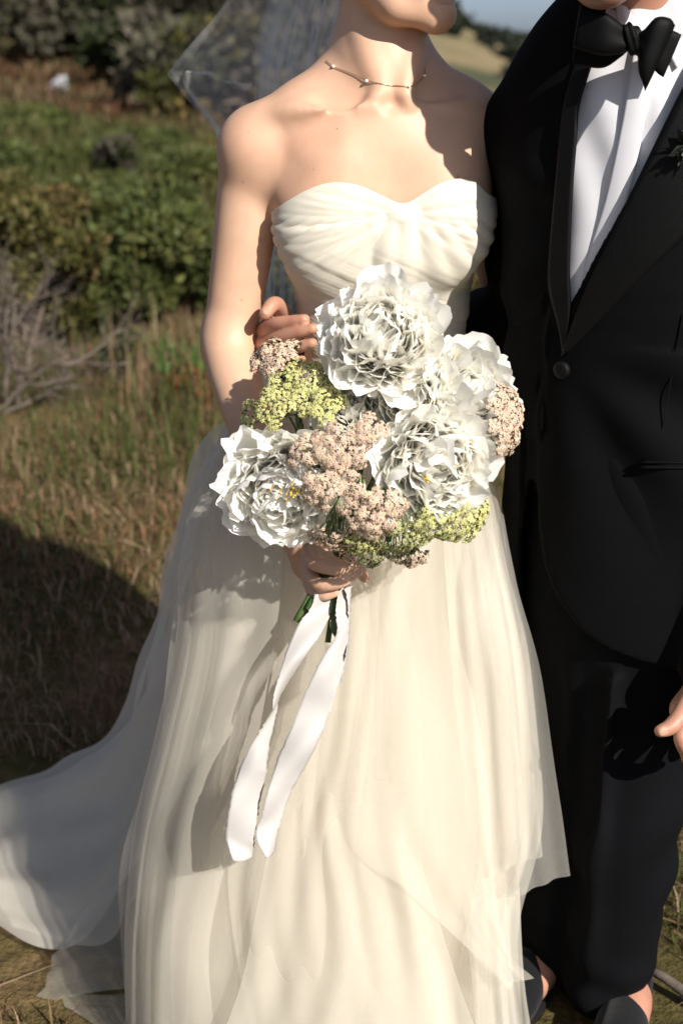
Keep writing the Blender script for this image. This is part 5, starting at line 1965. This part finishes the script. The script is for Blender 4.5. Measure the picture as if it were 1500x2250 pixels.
TG = 'trees of the wood on the hillside'
tr_ = np.random.default_rng(77)
spots = []
for row, (dY, n) in enumerate(((0, 11), (3.2, 9), (8, 8), (16, 8))):
    for i in range(n):
        px = -260 + (i + .5) * (1230 / n) + tr_.normal() * 30
        if px > 820: continue
        Y = float(np.interp(px, [-260, 0, 150, 300, 400, 960], [29, 27, 25, 22, 19.5, 18])) + dY * (1 if row else 1) + tr_.normal() * .5
        spots.append((W(px, 150, Y)[0], Y, row))
pal = [GRY, [(.080, .080, .045), (.100, .092, .060)], DRK + GRY, GRY + OLV]
lab = ['grey-green tree at the front of the blurred hillside wood', 'olive tree in the second row of the blurred hillside wood', 'tall dark tree deep in the hillside wood', 'tall pale tree at the back of the hillside wood']
for i, (x, y, row) in enumerate(spots):
    tree(x, y, tr_.uniform(1.1, 1.9) + row * 1.4, tr_.uniform(1.0, 1.6) + .4 * row, pal[tr_.integers(4)], 500 + i, lab[row], TG + [' front row', ' second row', ' third row', ' back row'][row], 4200, .15 + .03 * row)

# far wood across the water: one mass
r = np.random.default_rng(9)
Pw, Dw, Cw = [], [], []
for i in range(230):
    x = r.uniform(-60, 190); y = r.uniform(285, 372) if r.random() < .72 else r.uniform(245, 300)
    z = float(far_h(np.array(x), np.array(y)))
    s_ = r.uniform(1.3, 2.9) if y > 285 else r.uniform(.8, 1.7)
    P, d, k = lobed_points(r, np.array((x, y, z + s_ * .7)), (s_ * 1.2, s_ * 1.2, s_), 130, 9, .5, .5)
    Pw.append(P); Dw.append(d)
    cl = np.array(((.035, .045, .028), (.045, .050, .034), (.060, .060, .042)))[r.integers(3)]
    Cw.append(cl * r.uniform(.7, 1.3, (130, 1)))
me = leaves_mesh('far_wood', np.vstack(Pw), np.vstack(Dw), 1.5, np.vstack(Cw), r, .8)
tag(obj('far_wood', me), 'dark wood along the far shore, blurred by distance', 'wood', kind='stuff')

# bare grey shrub at the left edge
def bare_shrub(c, h, spread, seed):
    r = np.random.default_rng(seed)
    o = empty('bare_shrub', c)
    tag(o, 'leafless grey branching shrub at the left edge', 'shrub')
    inv = Matrix.Translation(o.location).inverted()
    main, twig = [], []

    def grow(p, d, L_, w, lev):
        n = 6
        pts = [p]
        dd = d.copy()
        for i in range(n):
            dd = unit(dd + r.normal(size=3) * .16 + np.array((0, 0, .03)))
            pts.append(pts[-1] + dd * L_ / n)
        pts = np.array(pts)
        (main if lev < 2 else twig).append(tube(pts, np.linspace(w, w * .45, n + 1), 6 if lev < 2 else 4, lev < 2))
        if lev >= 4: return
        for k in range(4 if lev < 2 else 3):
            t = r.uniform(.3, 1)
            q = pts[int(t * n)]
            nd = unit(dd + r.normal(size=3) * .62)
            grow(q, nd, L_ * r.uniform(.5, .75), w * .48, lev + 1)
    for (dx, dy, dz, L_) in ((-.35, 0, 1, .62), (.15, .1, 1, .62), (.75, -.1, .75, .55), (-.05, -.2, 1, .7), (.45, .1, 1, .55), (-.8, .1, .8, .6), (1.0, .0, .42, .40)):
        grow(np.array(c) + r.normal(size=3) * (.05, .05, 0), unit((dx, dy, dz)), L_ * h, .016 * h, 0)
    V, F = joinVF(main)
    a = obj('branches', mesh_from('branches', V, F, M_deadwood), o); a.matrix_parent_inverse = inv
    V, F = joinVF(twig)
    a = obj('twigs', mesh_from('twigs', V, F, M_deadwood), o); a.matrix_parent_inverse = inv


cb = W(5, 930, 4.9)
bare_shrub((cb[0], cb[1], float(hgt(cb[0], cb[1])) - .02), .72, .5, 5)

# grass: uncountable, one sheet of blades per kind
def blades(name, n, region, hmin, hmax, wid, cols, seed, dens=None, lean=.5, label='', fine=False):
    r = np.random.default_rng(seed)
    x = r.uniform(region[0], region[1], n); y = r.uniform(region[2], region[3], n)
    P0 = np.stack([x, y, 0 * x], -1)
    k = ~(((x + .03) / .42) ** 2 + ((y - 1.98) / .46) ** 2 < 1) & ~((x < -.2) & (x > -1.25) & (y > 1.86 - .15 * (x + .2)) & (y < 2.72))
    k &= ~(((x - .38) / .22) ** 2 + ((y - 1.92) / .25) ** 2 < 1)
    x, y, P0 = x[k], y[k], P0[k]
    k = np.ones(len(x), bool)
    if dens is not None: k = r.random(len(x)) < dens(x, y, P0)
    x, y, P0 = x[k], y[k], P0[k]
    n = len(x)
    z = hgt(x, y) - .005
    B = np.stack([x, y, z], -1)
    cl = vnoise(P0, 2.2)
    H = r.uniform(hmin, hmax, n) * (1 + .35 * cl)
    a = r.random(n) * 6.28
    dirv = np.stack([np.cos(a), np.sin(a), 0 * a], -1)
    ln = np.abs(r.normal(size=n)) * lean
    side = np.stack([-np.sin(a + r.normal(size=n) * .6), np.cos(a), 0 * a], -1)
    w = wid * r.uniform(.6, 1.4, n)[:, None]
    up = np.array((0, 0, 1.0))
    m1 = B + up * (H * .55)[:, None] + dirv * (H * ln * .30)[:, None]
    tp = B + up * (H * (1 - .35 * np.minimum(ln, 1.5)))[:, None] + dirv * (H * ln * .95)[:, None]
    V = np.stack([B - side * w, B + side * w, m1 + side * w * .8, m1 - side * w * .8, tp], 1).reshape(-1, 3)
    i = np.arange(n) * 5
    F4 = np.stack([i, i + 1, i + 2, i + 3], 1); F3 = np.stack([i + 3, i + 2, i + 4], 1)
    cs = np.array(cols)
    pick = cs[np.clip(((vnoise(P0 + 7, 1.4) * .5 + .5) * len(cs) + r.normal(size=n) * .7).astype(int), 0, len(cs) - 1)]
    c = pick * r.uniform(.5, 1.2, (n, 1)) * .82
    o = obj(name, mesh_from(name, V, [F4, F3], M_grassm, smooth=False, colors=np.repeat(np.clip(c, 0, 1), 5, 0)))
    return tag(o, label, 'grass', kind='stuff')


GC = [(.11, .13, .035), (.09, .12, .03), (.16, .15, .055), (.13, .16, .05)]
DC = [(.36, .235, .13), (.30, .19, .10), (.42, .30, .19), (.34, .17, .10), (.22, .16, .08)]
blades('green_grass', 62000, (-5.5, 3.5, 1.0, 8.5), .04, .11, .0022, GC, 1, lambda x, y, P: .45 + .55 * (vnoise(P, 1.1) > -.1), .7, 'short green grass round the couple')
blades('dry_grass', 90000, (-5.5, 3.5, 1.0, 8.5), .03, .09, .0022, DC, 2, lambda x, y, P: .30 + .7 * (vnoise(P + 5, .9) > -.25), 1.2, 'dry straw-coloured grass lying between the green')
blades('tall_grass', 4200, (-4.5, 2.5, 4.0, 5.7), .14, .34, .0028, GC + DC[:3], 3, lambda x, y, P: (vnoise(P + 2, 1.3) > .02) * 1.0, .45, 'taller weedy grass in front of the scrub')
blades('meadow_grass', 36000, (-16, 4, 8.0, 17.5), .10, .28, .010, [(.09, .11, .03), (.11, .12, .035), (.14, .12, .05)], 4, lambda x, y, P: (x < .03 * y) * 1.0, .6, 'meadow grass on the slope behind the scrub')
blades('rusty_cover', 36000, (-22, 4, 16.5, 27), .08, .26, .020, [(.20, .085, .045), (.17, .10, .05), (.24, .17, .095), (.12, .12, .045), (.22, .12, .07)], 5, lambda x, y, P: (x < .03 * y) * 1.0, .8, 'rust and tan ground cover on the slope below the wood')
blades('short_turf', 26000, (-1.9, 1.6, 1.3, 4.2), .02, .065, .0017, GC[:2] + DC, 6, None, 1.1, 'short matted turf on the ground right around the couple')
# a few broad blades and rusty seed heads by her elbow
r = np.random.default_rng(3)
for i, (x, y) in enumerate(((400, 880), (372, 872), (440, 890), (420, 930))):
    c = W(x, y, 5.2); c[2] = float(hgt(c[0], c[1]))
    parts = []
    for k in range(6):
        a = r.normal() * .5
        e = c + np.array((math.sin(a) * .10, r.normal() * .04, r.uniform(.12, .22)))
        V_, F_ = leaf(c + r.normal(size=3) * (.02, .02, 0), e, .006, (0, -1, 0))
        parts.append((V_, [F_]))
    V, F = joinVF(parts)
    o = obj('iris_leaves', mesh_from('iris_leaves', V, F, m_simple('blade green', (.06, .12, .025), .5, .3)))
    tag(o, 'tuft of upright broad green blades in the grass by the bride\'s elbow', 'plant', 'upright blade tufts')
shrub_px('rust_weed', 360, 490, 880, 950, 5.0, 900, .022, [(.24, .085, .030), (.18, .09, .03), (.12, .10, .03)], 60, 'low rust-orange weed in the grass by the bride\'s elbow', .2, cat='weed', nl=14, lobe=.3, stems=3)
# fallen stick, lower right
a, b = G(1395, 2125, .02), G(1530, 2200, .02)
V, F = tube(smooth_curve([a, a * .6 + b * .4 + np.array((0, 0, .01)), b], 9), np.linspace(.006, .010, 9), 8)
tag(obj('stick', mesh_from('stick', V, F, M_deadwood)), 'pale fallen stick lying in the dry grass by the man\'s shoe', 'stick')
